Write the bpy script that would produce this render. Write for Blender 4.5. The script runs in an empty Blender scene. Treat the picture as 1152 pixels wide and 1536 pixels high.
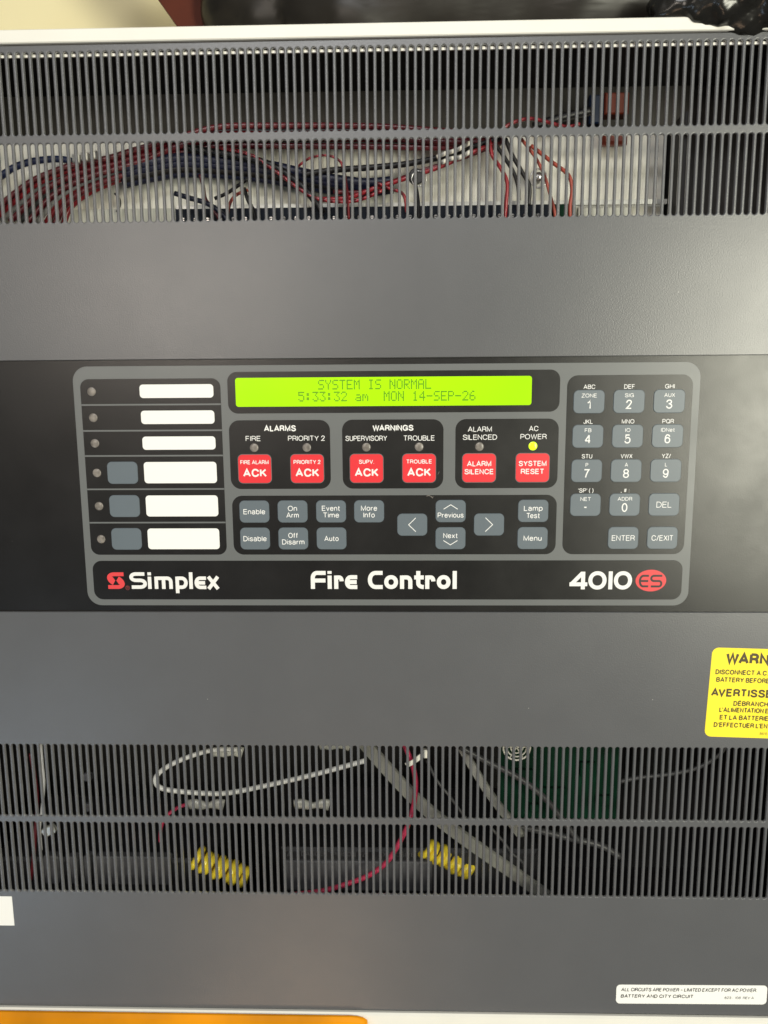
import bpy, bmesh, math, random
from mathutils import Vector, Matrix, noise

random.seed(11)
scene = bpy.context.scene
COL = scene.collection
S = 0.001                       # everything below is written in millimetres

# ------------------------------------------------------------------ camera
def rot(yaw, pitch, roll):
    return Matrix.Rotation(yaw, 3, 'Z') @ Matrix.Rotation(pitch, 3, 'X') @ Matrix.Rotation(roll, 3, 'Y')

cam_data = bpy.data.cameras.new('camera')
cam = bpy.data.objects.new('camera', cam_data)
COL.objects.link(cam)
R = rot(math.radians(1.508), math.radians(-9.064), math.radians(0.388))
right, fwd, up = R.col[0], R.col[1], R.col[2]
cam.matrix_world = Matrix(((right.x, up.x, -fwd.x, 11.52 * S),
                           (right.y, up.y, -fwd.y, -443.0 * S),
                           (right.z, up.z, -fwd.z, 56.64 * S),
                           (0, 0, 0, 1)))
cam_data.sensor_fit = 'HORIZONTAL'
cam_data.sensor_width = 36.0
cam_data.lens = 36.0 * 1154.0 / 1152.0
cam_data.clip_start = 0.01
cam_data.clip_end = 50.0
cam_data.dof.use_dof = True
cam_data.dof.focus_distance = 0.450
cam_data.dof.aperture_fstop = 11.0
scene.camera = cam

# ------------------------------------------------------------------ light of the room
world = bpy.data.worlds.new('World')
scene.world = world
world.use_nodes = True
bg = world.node_tree.nodes['Background']
bg.inputs[0].default_value = (0.86, 0.93, 1.0, 1)
bg.inputs[1].default_value = 0.12

def area(name, loc, target, sx, sy, power, color):
    d = bpy.data.lights.new(name, 'AREA')
    d.shape = 'RECTANGLE'
    d.size, d.size_y, d.energy, d.color = sx, sy, power, color
    o = bpy.data.objects.new(name, d)
    o.location = loc
    o.rotation_euler = (Vector(target) - Vector(loc)).to_track_quat('-Z', 'Y').to_euler()
    COL.objects.link(o)
    return o

area('room_window_right', (1.22, -1.95, 0.06), (0.1, 0, 0.05), 0.40, 1.1, 44, (1.0, 0.98, 0.80))
area('ceiling_lamp', (-0.3, -2.6, 1.65), (0, 0, 0.05), 1.2, 0.5, 31, (1.0, 0.99, 0.99))
area('room_wall_glow', (-0.70, -2.1, 0.38), (0, 0, 0.05), 0.7, 0.3, 9, (1.0, 0.88, 0.76))  # area light standing in for a lit wall behind the viewer

area('added_warm_glow', (-0.30, -1.55, -1.70), (0, 0, -0.3), 0.35, 0.4, 3.0, (1.0, 0.68, 0.44))  # added warm light for the brown sheen low on the panel; no lamp known
area('added_blue_glow', (-1.50, -2.2, -1.50), (0, 0, -0.1), 0.4, 0.4, 4.5, (0.62, 0.80, 1.0))  # added cool light for the bluish sheen at lower left; source unknown

scene.view_settings.view_transform = 'Standard'
scene.view_settings.look = 'None'
scene.view_settings.exposure = 0.0
scene.view_settings.gamma = 1.0
scene.view_settings.use_curve_mapping = False
scene.render.engine = 'CYCLES'
scene.cycles.max_bounces = 6
scene.cycles.use_denoising = True

# ------------------------------------------------------------------ materials
def srgb(r, g, b):
    def f(c):
        c /= 255.0
        return c / 12.92 if c <= 0.04045 else ((c + 0.055) / 1.055) ** 2.4
    return (f(r), f(g), f(b), 1)

def mat(name, col, rough=0.5, metal=0.0, spec=0.5, var=0.0, vscale=40.0, bump=0.0, bscale=900.0,
        rvar=0.0, rscale=18.0, bdist=0.0003, coat=0.0, emit=None, estr=0.0, trans=0.0, dust=0.0):
    m = bpy.data.materials.new(name)
    m.use_nodes = True
    nt = m.node_tree
    b = nt.nodes['Principled BSDF']
    b.inputs['Base Color'].default_value = col
    b.inputs['Roughness'].default_value = rough
    b.inputs['Metallic'].default_value = metal
    b.inputs['Specular IOR Level'].default_value = spec
    b.inputs['Coat Weight'].default_value = coat
    b.inputs['Coat Roughness'].default_value = 0.12
    b.inputs['Transmission Weight'].default_value = trans
    if emit:
        b.inputs['Emission Color'].default_value = emit
        b.inputs['Emission Strength'].default_value = estr
    geo = nt.nodes.new('ShaderNodeNewGeometry')          # world position: even grain on every copy
    def tex(scale, detail=4.0, rough_=0.55):
        n = nt.nodes.new('ShaderNodeTexNoise')
        n.inputs['Scale'].default_value = scale
        n.inputs['Detail'].default_value = detail
        n.inputs['Roughness'].default_value = rough_
        nt.links.new(geo.outputs['Position'], n.inputs['Vector'])
        return n
    colour_out = None
    if var > 0:
        n = tex(vscale)
        mr = nt.nodes.new('ShaderNodeMapRange')
        mr.inputs['From Min'].default_value = 0.3
        mr.inputs['From Max'].default_value = 0.7
        mr.inputs['To Min'].default_value = 1 - var
        mr.inputs['To Max'].default_value = 1 + var
        nt.links.new(n.outputs['Fac'], mr.inputs['Value'])
        mx = nt.nodes.new('ShaderNodeMix')
        mx.data_type = 'RGBA'
        mx.blend_type = 'MULTIPLY'
        mx.inputs['Factor'].default_value = 1.0
        mx.inputs['A'].default_value = col
        nt.links.new(mr.outputs['Result'], mx.inputs['B'])
        colour_out = mx.outputs['Result']
    if dust > 0:                                          # sparse pale specks of dust
        v = nt.nodes.new('ShaderNodeTexVoronoi')
        v.inputs['Scale'].default_value = 42.0
        nt.links.new(geo.outputs['Position'], v.inputs['Vector'])
        lt = nt.nodes.new('ShaderNodeMath')
        lt.operation = 'LESS_THAN'
        lt.inputs[1].default_value = 0.012
        nt.links.new(v.outputs['Distance'], lt.inputs[0])
        mul = nt.nodes.new('ShaderNodeMath')
        mul.operation = 'MULTIPLY'
        mul.inputs[1].default_value = dust
        nt.links.new(lt.outputs[0], mul.inputs[0])
        mx2 = nt.nodes.new('ShaderNodeMix')
        mx2.data_type = 'RGBA'
        mx2.inputs['A'].default_value = col
        mx2.inputs['B'].default_value = (0.6, 0.58, 0.54, 1)
        nt.links.new(mul.outputs[0], mx2.inputs['Factor'])
        if colour_out:
            nt.links.new(colour_out, mx2.inputs['A'])
        colour_out = mx2.outputs['Result']
    if colour_out:
        nt.links.new(colour_out, b.inputs['Base Color'])
    if rvar > 0:
        n = tex(rscale, 6.0, 0.65)
        mr = nt.nodes.new('ShaderNodeMapRange')
        mr.inputs['From Min'].default_value = 0.3
        mr.inputs['From Max'].default_value = 0.7
        mr.inputs['To Min'].default_value = max(0.02, rough - rvar)
        mr.inputs['To Max'].default_value = rough + rvar
        nt.links.new(n.outputs['Fac'], mr.inputs['Value'])
        nt.links.new(mr.outputs['Result'], b.inputs['Roughness'])
    if bump > 0:
        n = tex(bscale, 2.0)
        bp = nt.nodes.new('ShaderNodeBump')
        bp.inputs['Strength'].default_value = bump
        bp.inputs['Distance'].default_value = bdist
        nt.links.new(n.outputs['Fac'], bp.inputs['Height'])
        nt.links.new(bp.outputs['Normal'], b.inputs['Normal'])
    return m

MAT = {
    'grey_sheet': mat('grey_powder_coat', (0.098, 0.100, 0.106, 1), 0.32, spec=0.65, var=0.03, vscale=30, bump=0.22, bscale=1300, rvar=0.02, dust=0.5),
    'edge': mat('bright_slot_edge', (0.36, 0.36, 0.35, 1), 0.30, metal=0.35, var=0.25, vscale=120),  # bare punched edge, colour lightened to give the slots bright glints
    'black_plate': mat('black_membrane', (0.0075, 0.0070, 0.0065, 1), 0.31, spec=0.5, bump=0.10, bscale=1800, rvar=0.04, rscale=26, dust=0.2),
    'bezel': mat('bezel_grey_print', (0.140, 0.148, 0.148, 1), 0.35, bump=0.08, bscale=1800, rvar=0.05),
    'key_grey': mat('key_grey', (0.122, 0.150, 0.172, 1), 0.38, bump=0.08, bscale=1800, var=0.03),
    'key_red': mat('key_red', (0.76, 0.022, 0.032, 1), 0.42, bump=0.08, bscale=1800),
    'print_white': mat('white_print', (0.82, 0.82, 0.80, 1), 0.5),
    'paper_white': mat('white_insert', (0.88, 0.88, 0.85, 1), 0.5),
    'logo_red': mat('red_print', (0.74, 0.055, 0.06, 1), 0.45),
    'logo_dim': mat('dim_red_print', (0.20, 0.03, 0.03, 1), 0.5),
    'lamp_off': mat('unlit_lens', (0.20, 0.18, 0.16, 1), 0.3, spec=0.5, var=0.35, vscale=420),
    'lamp_rim': mat('lens_rim', (0.012, 0.011, 0.010, 1), 0.4),
    'lamp_on': mat('lit_lens', (0.4, 0.6, 0.02, 1), 0.2, emit=(0.58, 0.86, 0.01, 1), estr=1.05),
    'lcd': mat('lcd_backlight', (0.06, 0.12, 0.003, 1), 0.28, spec=0.1, emit=(0.50, 0.98, 0.003, 1), estr=0.95),
    'lcd_dot': mat('lcd_segment', (0.02, 0.05, 0.004, 1), 0.3, spec=0.25, emit=(0.14, 0.42, 0.012, 1), estr=0.7),
    'cabinet': mat('cabinet_white_paint', (0.80, 0.785, 0.72, 1), 0.42, bump=0.1, bscale=1200, var=0.02),
    'inside': mat('dark_inside_shade', (0.014, 0.013, 0.013, 1), 0.6),  # shade inside the cabinet put into a near-black colour
    'plate': mat('pale_mounting_plate', (0.86, 0.84, 0.75, 1), 0.55, var=0.08, vscale=30),
    'bracket': mat('pale_bracket', (0.60, 0.60, 0.52, 1), 0.5),
    'rail': mat('zinc_rail', (0.66, 0.66, 0.62, 1), 0.35, metal=0.4),
    'board': mat('navy_board', (0.006, 0.010, 0.020, 1), 0.5, spec=0.15, var=0.3, vscale=300),
    'green': mat('green_board', (0.002, 0.026, 0.012, 1), 0.6, spec=0.1, var=0.35, vscale=60),
    'metal': mat('bright_metal', (0.62, 0.61, 0.59, 1), 0.28, metal=1.0),
    'yellow_vinyl': mat('yellow_vinyl', (0.95, 0.74, 0.05, 1), 0.3, coat=0.4),
    'yellow_label': mat('yellow_label', (1.0, 0.80, 0.022, 1), 0.5, var=0.02),
    'label_ink': mat('brown_black_ink', (0.062, 0.045, 0.008, 1), 0.5),
    'ink': mat('grey_ink', (0.04, 0.04, 0.04, 1), 0.5),
    'battery': mat('battery_case', (0.018, 0.018, 0.020, 1), 0.45, var=0.2, vscale=80),
    'battery_grey': mat('battery_grey_cover', (0.085, 0.085, 0.092, 1), 0.5, var=0.25, vscale=80),
    'clear': mat('cloudy_plastic', (0.52, 0.52, 0.46, 1), 0.25, coat=0.5),
    'wall': mat('cream_wall_paint', (0.74, 0.66, 0.40, 1), 0.8, var=0.03, vscale=8, bump=0.15, bscale=300),
    'brown': mat('red_brown_board', (0.075, 0.014, 0.005, 1), 0.7, spec=0.25, var=0.2, vscale=30),
    'bag': mat('black_bag_plastic', (0.012, 0.011, 0.009, 1), 0.26, spec=0.5, rvar=0.06, rscale=30, bump=0.55, bscale=48, bdist=0.004),
    'bag_soft': mat('dull_bag_plastic', (0.020, 0.017, 0.013, 1), 0.42, spec=0.35, var=0.4, vscale=14, rvar=0.1, rscale=14, bump=0.25, bscale=22, bdist=0.004),
    'cavity': mat('brown_grey_cavity', (0.048, 0.043, 0.038, 1), 0.6, var=0.2, vscale=12),  # dimness behind the top slots put into the colour
    'orange': mat('orange_plastic', (0.68, 0.25, 0.003, 1), 0.5, spec=0.12, var=0.28, vscale=12, rvar=0.1, rscale=40),
    # wire sheaths
    'red': mat('red_sheath', (0.27, 0.014, 0.022, 1), 0.32, coat=0.3),
    'maroon': mat('maroon_sheath', (0.12, 0.012, 0.018, 1), 0.35, coat=0.2),
    'grey': mat('grey_sheath', (0.30, 0.29, 0.29, 1), 0.25, coat=0.4),
    'charcoal': mat('charcoal_sheath', (0.055, 0.055, 0.057, 1), 0.4),
    'navy': mat('navy_sheath', (0.009, 0.012, 0.036, 1), 0.4),
    'blue': mat('blue_sheath', (0.012, 0.022, 0.070, 1), 0.4),
    'black': mat('black_sheath', (0.010, 0.009, 0.010, 1), 0.4),
    'ivory': mat('ivory_sheath', (0.72, 0.70, 0.62, 1), 0.35),
    'copper': mat('copper_red_sheath', (0.32, 0.055, 0.035, 1), 0.35),
    'white': mat('white_sheath', (0.82, 0.82, 0.78, 1), 0.35),
    'pink': mat('pink_red_sheath', (0.62, 0.045, 0.11, 1), 0.3, coat=0.3),
    'strap': mat('grey_strap', (0.25, 0.25, 0.22, 1), 0.4, var=0.2, vscale=90),
    'orange_conn': mat('orange_connector', (0.17, 0.026, 0.012, 1), 0.45),
    'blue_conn': mat('blue_connector', (0.007, 0.018, 0.055, 1), 0.45),
}

# uneven backlight of the display (strength varied by random noise)
nt = MAT['lcd'].node_tree
geo = nt.nodes.new('ShaderNodeNewGeometry')
nz = nt.nodes.new('ShaderNodeTexNoise')
nz.inputs['Scale'].default_value = 16.0
nz.inputs['Detail'].default_value = 1.0
nt.links.new(geo.outputs['Position'], nz.inputs['Vector'])
mr = nt.nodes.new('ShaderNodeMapRange')
mr.inputs['From Min'].default_value = 0.3
mr.inputs['From Max'].default_value = 0.7
mr.inputs['To Min'].default_value = 0.84
mr.inputs['To Max'].default_value = 1.06
nt.links.new(nz.outputs['Fac'], mr.inputs['Value'])
nt.links.new(mr.outputs['Result'], nt.nodes['Principled BSDF'].inputs['Emission Strength'])

# ------------------------------------------------------------------ mesh helpers (millimetres; the viewer stands at -Y)
WPOS = {}

def empty(name, loc, label, category, group=None):
    o = bpy.data.objects.new(name, None)
    o.empty_display_size = 0.02
    COL.objects.link(o)
    o.location = Vector(loc) * S
    WPOS[o.name] = Vector(loc)
    o['label'] = label
    o['category'] = category
    if group:
        o['group'] = group
    return o

def tag(o, label, category, group=None):
    o['label'] = label
    o['category'] = category
    if group:
        o['group'] = group
    return o

def place(o, centre, parent):
    if parent is not None:
        o.parent = parent
        o.location = (centre - WPOS[parent.name]) * S
    else:
        o.location = centre * S
    WPOS[o.name] = centre.copy()

class MB:
    def __init__(self):
        self.v, self.f = [], []
        self.second = set()              # faces that take the second material
    def add(self, vs, fs):
        n = len(self.v)
        self.v += [tuple(a) for a in vs]
        self.f += [tuple(i + n for i in f) for f in fs]
        return self
    def box(self, x0, x1, y0, y1, z0, z1):
        return self.add([(x0, y0, z0), (x1, y0, z0), (x1, y1, z0), (x0, y1, z0), (x0, y0, z1), (x1, y0, z1), (x1, y1, z1), (x0, y1, z1)],
                        [(0, 1, 5, 4), (1, 2, 6, 5), (2, 3, 7, 6), (3, 0, 4, 7), (4, 5, 6, 7), (3, 2, 1, 0)])
    def cbox(self, x0, x1, y0, y1, z0, z1, c):
        """box whose front edges are chamfered by c"""
        a = [(x0 + c, y0, z0 + c), (x1 - c, y0, z0 + c), (x1 - c, y0, z1 - c), (x0 + c, y0, z1 - c)]
        b = [(x0, y0 + c, z0), (x1, y0 + c, z0), (x1, y0 + c, z1), (x0, y0 + c, z1)]
        d = [(x0, y1, z0), (x1, y1, z0), (x1, y1, z1), (x0, y1, z1)]
        fs = [(0, 1, 2, 3), (11, 10, 9, 8)]
        for i in range(4):
            j = (i + 1) % 4
            fs += [(i, 4 + i, 4 + j, j), (4 + i, 8 + i, 8 + j, 4 + j)]
        return self.add(a + b + d, fs)
    def slab(self, x0, x1, z0, z1, r, yb, yf, ch=0.0, n=6, back=False):
        def loop(g, y):
            pts = []
            rr_ = max(r - g, 0.01)
            for cx, cz, a0 in ((x1 - g - rr_, z0 + g + rr_, -90), (x1 - g - rr_, z1 - g - rr_, 0), (x0 + g + rr_, z1 - g - rr_, 90), (x0 + g + rr_, z0 + g + rr_, 180)):
                for i in range(n + 1):
                    a = math.radians(a0 + 90.0 * i / n)
                    pts.append((cx + rr_ * math.cos(a), y, cz + rr_ * math.sin(a)))
            return pts
        loops = [loop(0, yb), loop(0, yf + ch)] + ([loop(ch, yf)] if ch > 0 else [])
        return self.stack(loops, back)
    def stack(self, loops, back=False):
        n = len(loops[0])
        vs = [p for l in loops for p in l]
        fs = []
        for k in range(len(loops) - 1):
            for i in range(n):
                j = (i + 1) % n
                fs.append((k * n + i, k * n + j, (k + 1) * n + j, (k + 1) * n + i))
        fs.append(tuple(range((len(loops) - 1) * n, len(loops) * n)))
        if back:
            fs.append(tuple(reversed(range(n))))
        return self.add(vs, fs)
    def disc(self, cx, cz, prof, n=20):
        """surface of revolution about the Y axis: prof = [(radius, y), ...] from back to front, last radius 0 closes"""
        vs, fs = [], []
        for r, y in prof:
            for i in range(n):
                a = 2 * math.pi * i / n
                vs.append((cx + r * math.cos(a), y, cz + r * math.sin(a)))
        for k in range(len(prof) - 1):
            for i in range(n):
                j = (i + 1) % n
                fs.append((k * n + i, k * n + j, (k + 1) * n + j, (k + 1) * n + i))
        fs.append(tuple(range((len(prof) - 1) * n, len(prof) * n)))
        return self.add(vs, fs)
    def sweep(self, pts, prof, closed=False, upv=(0, -1, 0)):
        """sweep a closed profile [(side, up), ...] along points; radius may vary through a callable"""
        n = len(pts)
        k = None
        base = len(self.v)
        for i, p in enumerate(pts):
            p = Vector(p)
            a = Vector(pts[i - 1] if i or closed else pts[0])
            b = Vector(pts[(i + 1) % n] if i < n - 1 or closed else pts[-1])
            t = (b - a).normalized()
            side = t.cross(Vector(upv))
            if side.length < 1e-4:
                side = t.cross(Vector((1, 0, 0.1)))
            side.normalize()
            u = side.cross(t).normalized()
            pr = prof(i / max(1, n - 1)) if callable(prof) else prof
            k = len(pr)
            for s_, u_ in pr:
                self.v.append(tuple(p + side * s_ + u * u_))
        for i in range(n - 1 + (1 if closed else 0)):
            for j in range(k):
                q = (j + 1) % k
                i2 = (i + 1) % n
                self.f.append((base + i * k + j, base + i * k + q, base + i2 * k + q, base + i2 * k + j))
        if not closed:
            self.f.append(tuple(base + j for j in reversed(range(k))))
            self.f.append(tuple(base + (n - 1) * k + j for j in range(k)))
        return self
    def rotated(self, cx, cz, deg):
        a = math.radians(deg)
        c, s = math.cos(a), math.sin(a)
        self.v = [(cx + (x - cx) * c - (z - cz) * s, y, cz + (x - cx) * s + (z - cz) * c) for x, y, z in self.v]
        return self
    def build(self, name, material, parent=None, smooth=False, label=None, material2=None):
        xs, ys, zs = zip(*self.v)
        c = Vector(((min(xs) + max(xs)) / 2, (min(ys) + max(ys)) / 2, (min(zs) + max(zs)) / 2))
        me = bpy.data.meshes.new(name)
        me.from_pydata([((x - c.x) * S, (y - c.y) * S, (z - c.z) * S) for x, y, z in self.v], [], self.f)
        me.materials.append(MAT[material])
        if material2:
            me.materials.append(MAT[material2])
            for i in self.second:
                me.polygons[i].material_index = 1
        bm = bmesh.new()
        bm.from_mesh(me)
        bmesh.ops.recalc_face_normals(bm, faces=bm.faces)
        bm.to_mesh(me)
        bm.free()
        if smooth:
            for p in me.polygons:
                p.use_smooth = True
        o = bpy.data.objects.new(name, me)
        COL.objects.link(o)
        place(o, c, parent)
        if label:
            o['label'] = label
        return o

def circle(r, n=10):
    return [(r * math.cos(2 * math.pi * i / n), r * math.sin(2 * math.pi * i / n)) for i in range(n)]

def spline(pts, per=7):
    P = [Vector(p) for p in pts]
    P = [P[0] * 2 - P[1]] + P + [P[-1] * 2 - P[-2]]
    out = []
    for i in range(1, len(P) - 2):
        for k in range(per):
            t = k / per
            a, b, c, d = P[i - 1], P[i], P[i + 1], P[i + 2]
            out.append(0.5 * ((2 * b) + (c - a) * t + (2 * a - 5 * b + 4 * c - d) * t * t + (3 * b - a - 3 * c + d) * t ** 3))
    out.append(P[-2])
    return out

# ------------------------------------------------------------------ stroke lettering
GLYPH = {
 'A': (.70, "0,0 .35,1 .70,0|.12,.31 .58,.31"), 'B': (.58, "0,0 0,1|0,1 .3,1 ~.55,1 ~.55,.54 .3,.54 0,.54|.3,.54 ~.6,.54 ~.6,0 .3,0 0,0"),
 'C': (.67, ".67,.69 ~.63,1 ~0,1 ~0,0 ~.63,0 .67,.31"), 'D': (.62, "0,0 0,1 .22,1 ~.62,1 ~.62,0 .22,0 z"),
 'E': (.52, ".52,1 0,1 0,0 .53,0|0,.53 .48,.53"), 'F': (.49, ".49,1 0,1 0,0|0,.51 .43,.51"),
 'G': (.68, ".66,.71 ~.62,1 ~0,1 ~0,0 ~.66,0 .68,.46 .38,.46|.68,.46 .68,0"), 'H': (.58, "0,0 0,1|.58,0 .58,1|0,.53 .58,.53"),
 'I': (0, "0,0 0,1"), 'J': (.40, ".40,1 .40,.28 ~.40,0 ~0,0 0,.3"), 'K': (.58, "0,0 0,1|.56,1 0,.36|.2,.57 .6,0"),
 'L': (.46, "0,1 0,0 .46,0"), 'M': (.72, "0,0 0,1 .36,.06 .72,1 .72,0"), 'N': (.58, "0,0 0,1 .58,0 .58,1"),
 'O': (.72, "~0,0 ~.72,0 ~.72,1 ~0,1 z"), 'P': (.55, "0,0 0,1|0,1 .3,1 ~.56,1 ~.56,.45 .3,.45 0,.45"),
 'Q': (.72, "~0,0 ~.72,0 ~.72,1 ~0,1 z|.44,.24 .74,-.04"), 'R': (.58, "0,0 0,1|0,1 .3,1 ~.57,1 ~.57,.49 .3,.49 0,.49|.3,.49 ~.55,.49 .55,.2 .6,0"),
 'S': (.60, ".57,.72 ~.57,1 ~.03,1 ~.03,.58 ~.60,.46 ~.60,0 ~0,0 0,.29"), 'T': (.58, "0,1 .58,1|.29,1 .29,0"),
 'U': (.58, "0,1 0,.3 ~0,0 ~.58,0 .58,.3 .58,1"), 'V': (.64, "0,1 .32,0 .64,1"), 'W': (.92, "0,1 .23,0 .46,.96 .69,0 .92,1"),
 'X': (.62, "0,0 .60,1|0.02,1 .62,0"), 'Y': (.62, "0,1 .31,.44 .62,1|.31,.44 .31,0"), 'Z': (.56, ".02,1 .56,1 0,0 .57,0"),
 '0': (.50, "~0,0 ~.5,0 ~.5,1 ~0,1 z"), '1': (.30, ".0,.73 ~.24,.76 .28,1 .28,0"), '2': (.52, ".01,.68 ~.02,1 ~.5,1 ~.5,.55 .0,0 .52,0"),
 '3': (.52, ".0,.73 ~.02,1 ~.49,1 ~.49,.54 .2,.54|.2,.54 ~.53,.54 ~.53,0 ~0,0 0,.27"), '4': (.54, ".41,0 .41,1|.41,1 0,.29|0,.29 .54,.29"),
 '5': (.52, ".47,1 .09,1 .03,.48 ~.1,.66 ~.53,.68 ~.53,0 ~0,0 0,.25"), '6': (.50, ".48,.77 ~.44,1 ~0,1 0,.32|~0,0 ~.5,0 ~.5,.63 ~0,.63 z"),
 '7': (.50, "0,1 .5,1 ~.2,.5 .16,0"), '8': (.52, "~.03,.53 ~.49,.53 ~.49,1 ~.03,1 z|~0,0 ~.52,0 ~.52,.53 ~0,.53 z"),
 '9': (.50, ".02,.23 ~.06,0 ~.5,0 .5,.68|~0,1 ~.5,1 ~.5,.37 ~0,.37 z"),
 'a': (.47, ".03,.54 ~.05,.74 ~.43,.74 .43,.5 .43,.1 .48,0|.43,.42 ~0,.45 ~0,-.02 ~.4,-.02 .43,.25"), 'b': (.48, "0,0 0,1|~0,0 ~.48,0 ~.48,.73 ~0,.73 z"),
 'e': (.47, "0,.38 .47,.38|.47,.38 ~.47,.73 ~0,.73 ~0,0 ~.42,0 .46,.2"), 'f': (.26, ".26,1 ~.1,1 .1,.8 .1,0|0,.7 .26,.7"),
 'i': (0, "0,0 0,.72|0,.9 0,1.0"), 'l': (0, "0,0 0,1"), 'm': (.74, "0,0 0,.72|0,.45 ~.02,.73 ~.37,.73 .37,.45 .37,0|.37,.45 ~.39,.73 ~.74,.73 .74,.45 .74,0"),
 'n': (.43, "0,0 0,.72|0,.42 ~.02,.73 ~.43,.73 .43,.45 .43,0"), 'o': (.49, "~0,0 ~.49,0 ~.49,.73 ~0,.73 z"),
 'p': (.48, "0,-.28 0,.72|~0,0 ~.48,0 ~.48,.73 ~0,.73 z"), 'r': (.25, "0,0 0,.72|0,.38 ~.02,.71 .26,.69"),
 's': (.42, ".40,.53 ~.40,.73 ~.02,.73 ~.02,.42 ~.42,.34 ~.42,0 ~0,0 0,.21"), 't': (.26, ".1,.95 .1,.15 ~.1,0 .27,0|0,.7 .26,.7"),
 'u': (.43, "0,.72 0,.27 ~0,0 ~.41,0 .43,.3|.43,.72 .43,0"), 'v': (.44, "0,.72 .22,0 .44,.72"), 'x': (.44, "0,0 .43,.72|.01,.72 .44,0"),
 '-': (.24, "0,.36 .24,.36"), '—': (.5, "0,.42 .5,.42"), '.': (0, "0,-.02 0,.08"), ',': (.06, ".06,.1 0,-.16"), ':': (0, "0,0 0,.1|0,.55 0,.65"),
 '/': (.32, "0,-.02 .32,1.02"), '#': (.46, ".1,.05 .2,.95|.28,.05 .38,.95|0,.33 .44,.33|.04,.66 .48,.66"),
 '(': (.16, ".16,1.06 ~.0,.8 ~.0,.1 .16,-.2"), ')': (.16, "0,1.06 ~.16,.8 ~.16,.1 0,-.2"), "'": (0, "0,.78 0,1"), ' ': (.2, ""),
 'É': (.52, ".52,1 0,1 0,0 .53,0|0,.53 .48,.53|.2,1.13 .34,1.28"),
}

def parse_path(s):
    """'x,y ~x,y ... z' -> list of (polyline, closed); ~ marks a rounded vertex"""
    out = []
    for part in s.split('|'):
        tk = part.split()
        if not tk:
            continue
        closed = tk[-1] == 'z'
        if closed:
            tk = tk[:-1]
        P = []
        for t in tk:
            sm = t[0] == '~'
            x, y = (t[1:] if sm else t).split(',')
            P.append((float(x), float(y), sm))
        n = len(P)
        pl = []
        for i, (x, y, sm) in enumerate(P):
            if not sm:
                pl.append((x, y))
                continue
            a, b = P[i - 1], P[(i + 1) % n]
            a = ((a[0] + x) / 2, (a[1] + y) / 2) if a[2] else (a[0], a[1])
            b = ((b[0] + x) / 2, (b[1] + y) / 2) if b[2] else (b[0], b[1])
            k = 0.58
            c1 = (a[0] + (x - a[0]) * k, a[1] + (y - a[1]) * k)
            c2 = (b[0] + (x - b[0]) * k, b[1] + (y - b[1]) * k)
            for q in range(0, 9):
                t = q / 8
                u = 1 - t
                pl.append(tuple(u ** 3 * a[m] + 3 * u * u * t * c1[m] + 3 * u * t * t * c2[m] + t ** 3 * b[m] for m in (0, 1)))
        cl = [pl[0]]
        for p in pl[1:]:
            if math.hypot(p[0] - cl[-1][0], p[1] - cl[-1][1]) > 1e-5:
                cl.append(p)
        if closed and math.hypot(cl[0][0] - cl[-1][0], cl[0][1] - cl[-1][1]) < 1e-5:
            cl.pop()
        out.append((cl, closed))
    return out

def stroke(m, pl, closed, wd, y):
    """a flat ribbon of width wd along the polyline, lying in the plane at depth y"""
    n = len(pl)
    L, Rr = [], []
    for i in range(n):
        p = Vector(pl[i])
        a = Vector(pl[i - 1]) if (i or closed) else None
        b = Vector(pl[(i + 1) % n]) if (i < n - 1 or closed) else None
        d1 = (p - a).normalized() if a is not None else None
        d2 = (b - p).normalized() if b is not None else None
        d1 = d1 if d1 is not None else d2
        d2 = d2 if d2 is not None else d1
        n1 = Vector((-d1.y, d1.x))
        n2 = Vector((-d2.y, d2.x))
        nn = n1 + n2
        if nn.length < 1e-3:
            nn = n1
        nn.normalize()
        k = min(1.0 / max(0.25, nn.dot(n1)), 2.2)
        o = nn * (wd / 2 * k)
        L.append(p + o)
        Rr.append(p - o)
    vs = [(q.x, y, q.y) for q in L] + [(q.x, y, q.y) for q in Rr]
    fs = []
    for i in range(n if closed else n - 1):
        j = (i + 1) % n
        fs.append((i, n + i, n + j, j))
    m.add(vs, fs)

KERN = {'AV': .16, 'VA': .16, 'WA': .12, 'AW': .12, 'AT': .15, 'TA': .15, 'AY': .16, 'LT': .15, 'LY': .15, 'PO': .03, 'RT': .05, 'TT': .04, 'EV': .04, 'Te': .12, 'ev': .02, 'rm': .0, 'L\'': .12, 'LA': .05, 'AR': .03, 'MS': -.03, 'FI': -.02}

def text(m, s, x, z, cap, width=None, weight=0.11, y=0.0, align='c', slant=0.0):
    """stroke lettering: x = centre or left end, z = middle of the capitals, cap = capital height, width = full printed width"""
    gap = 0.085
    adv, xx = [], 0.0
    for ch in s:
        adv.append(xx)
        w = GLYPH[ch][0]
        xx += w + (gap + weight if ch != ' ' else 0.10)
        xx -= KERN.get(s[len(adv) - 1:len(adv) + 1], 0.0)
    natural = xx - gap
    sx = (width / natural) if width else cap
    left = x - natural * sx / 2 if align == 'c' else x
    zb = z - cap / 2
    e = 0.0
    for ch, a in zip(s, adv):
        for pl, cl in parse_path(GLYPH[ch][1]):
            q = []
            for px, py in pl:
                pz = weight / 2 + py * (1 - weight)
                q.append((left + (a + weight / 2 + px) * sx + slant * pz * cap, zb + pz * cap))
            stroke(m, q, cl, weight * cap, y - e)
            e = (e + 0.004) % 0.03
    return m

def draw(m, s, fx, fz, wd, y):
    e = 0.0
    for pl, cl in parse_path(s):
        stroke(m, [(fx(px), fz(py)) for px, py in pl], cl, wd, y - e)
        e += 0.004
    return m

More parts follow.
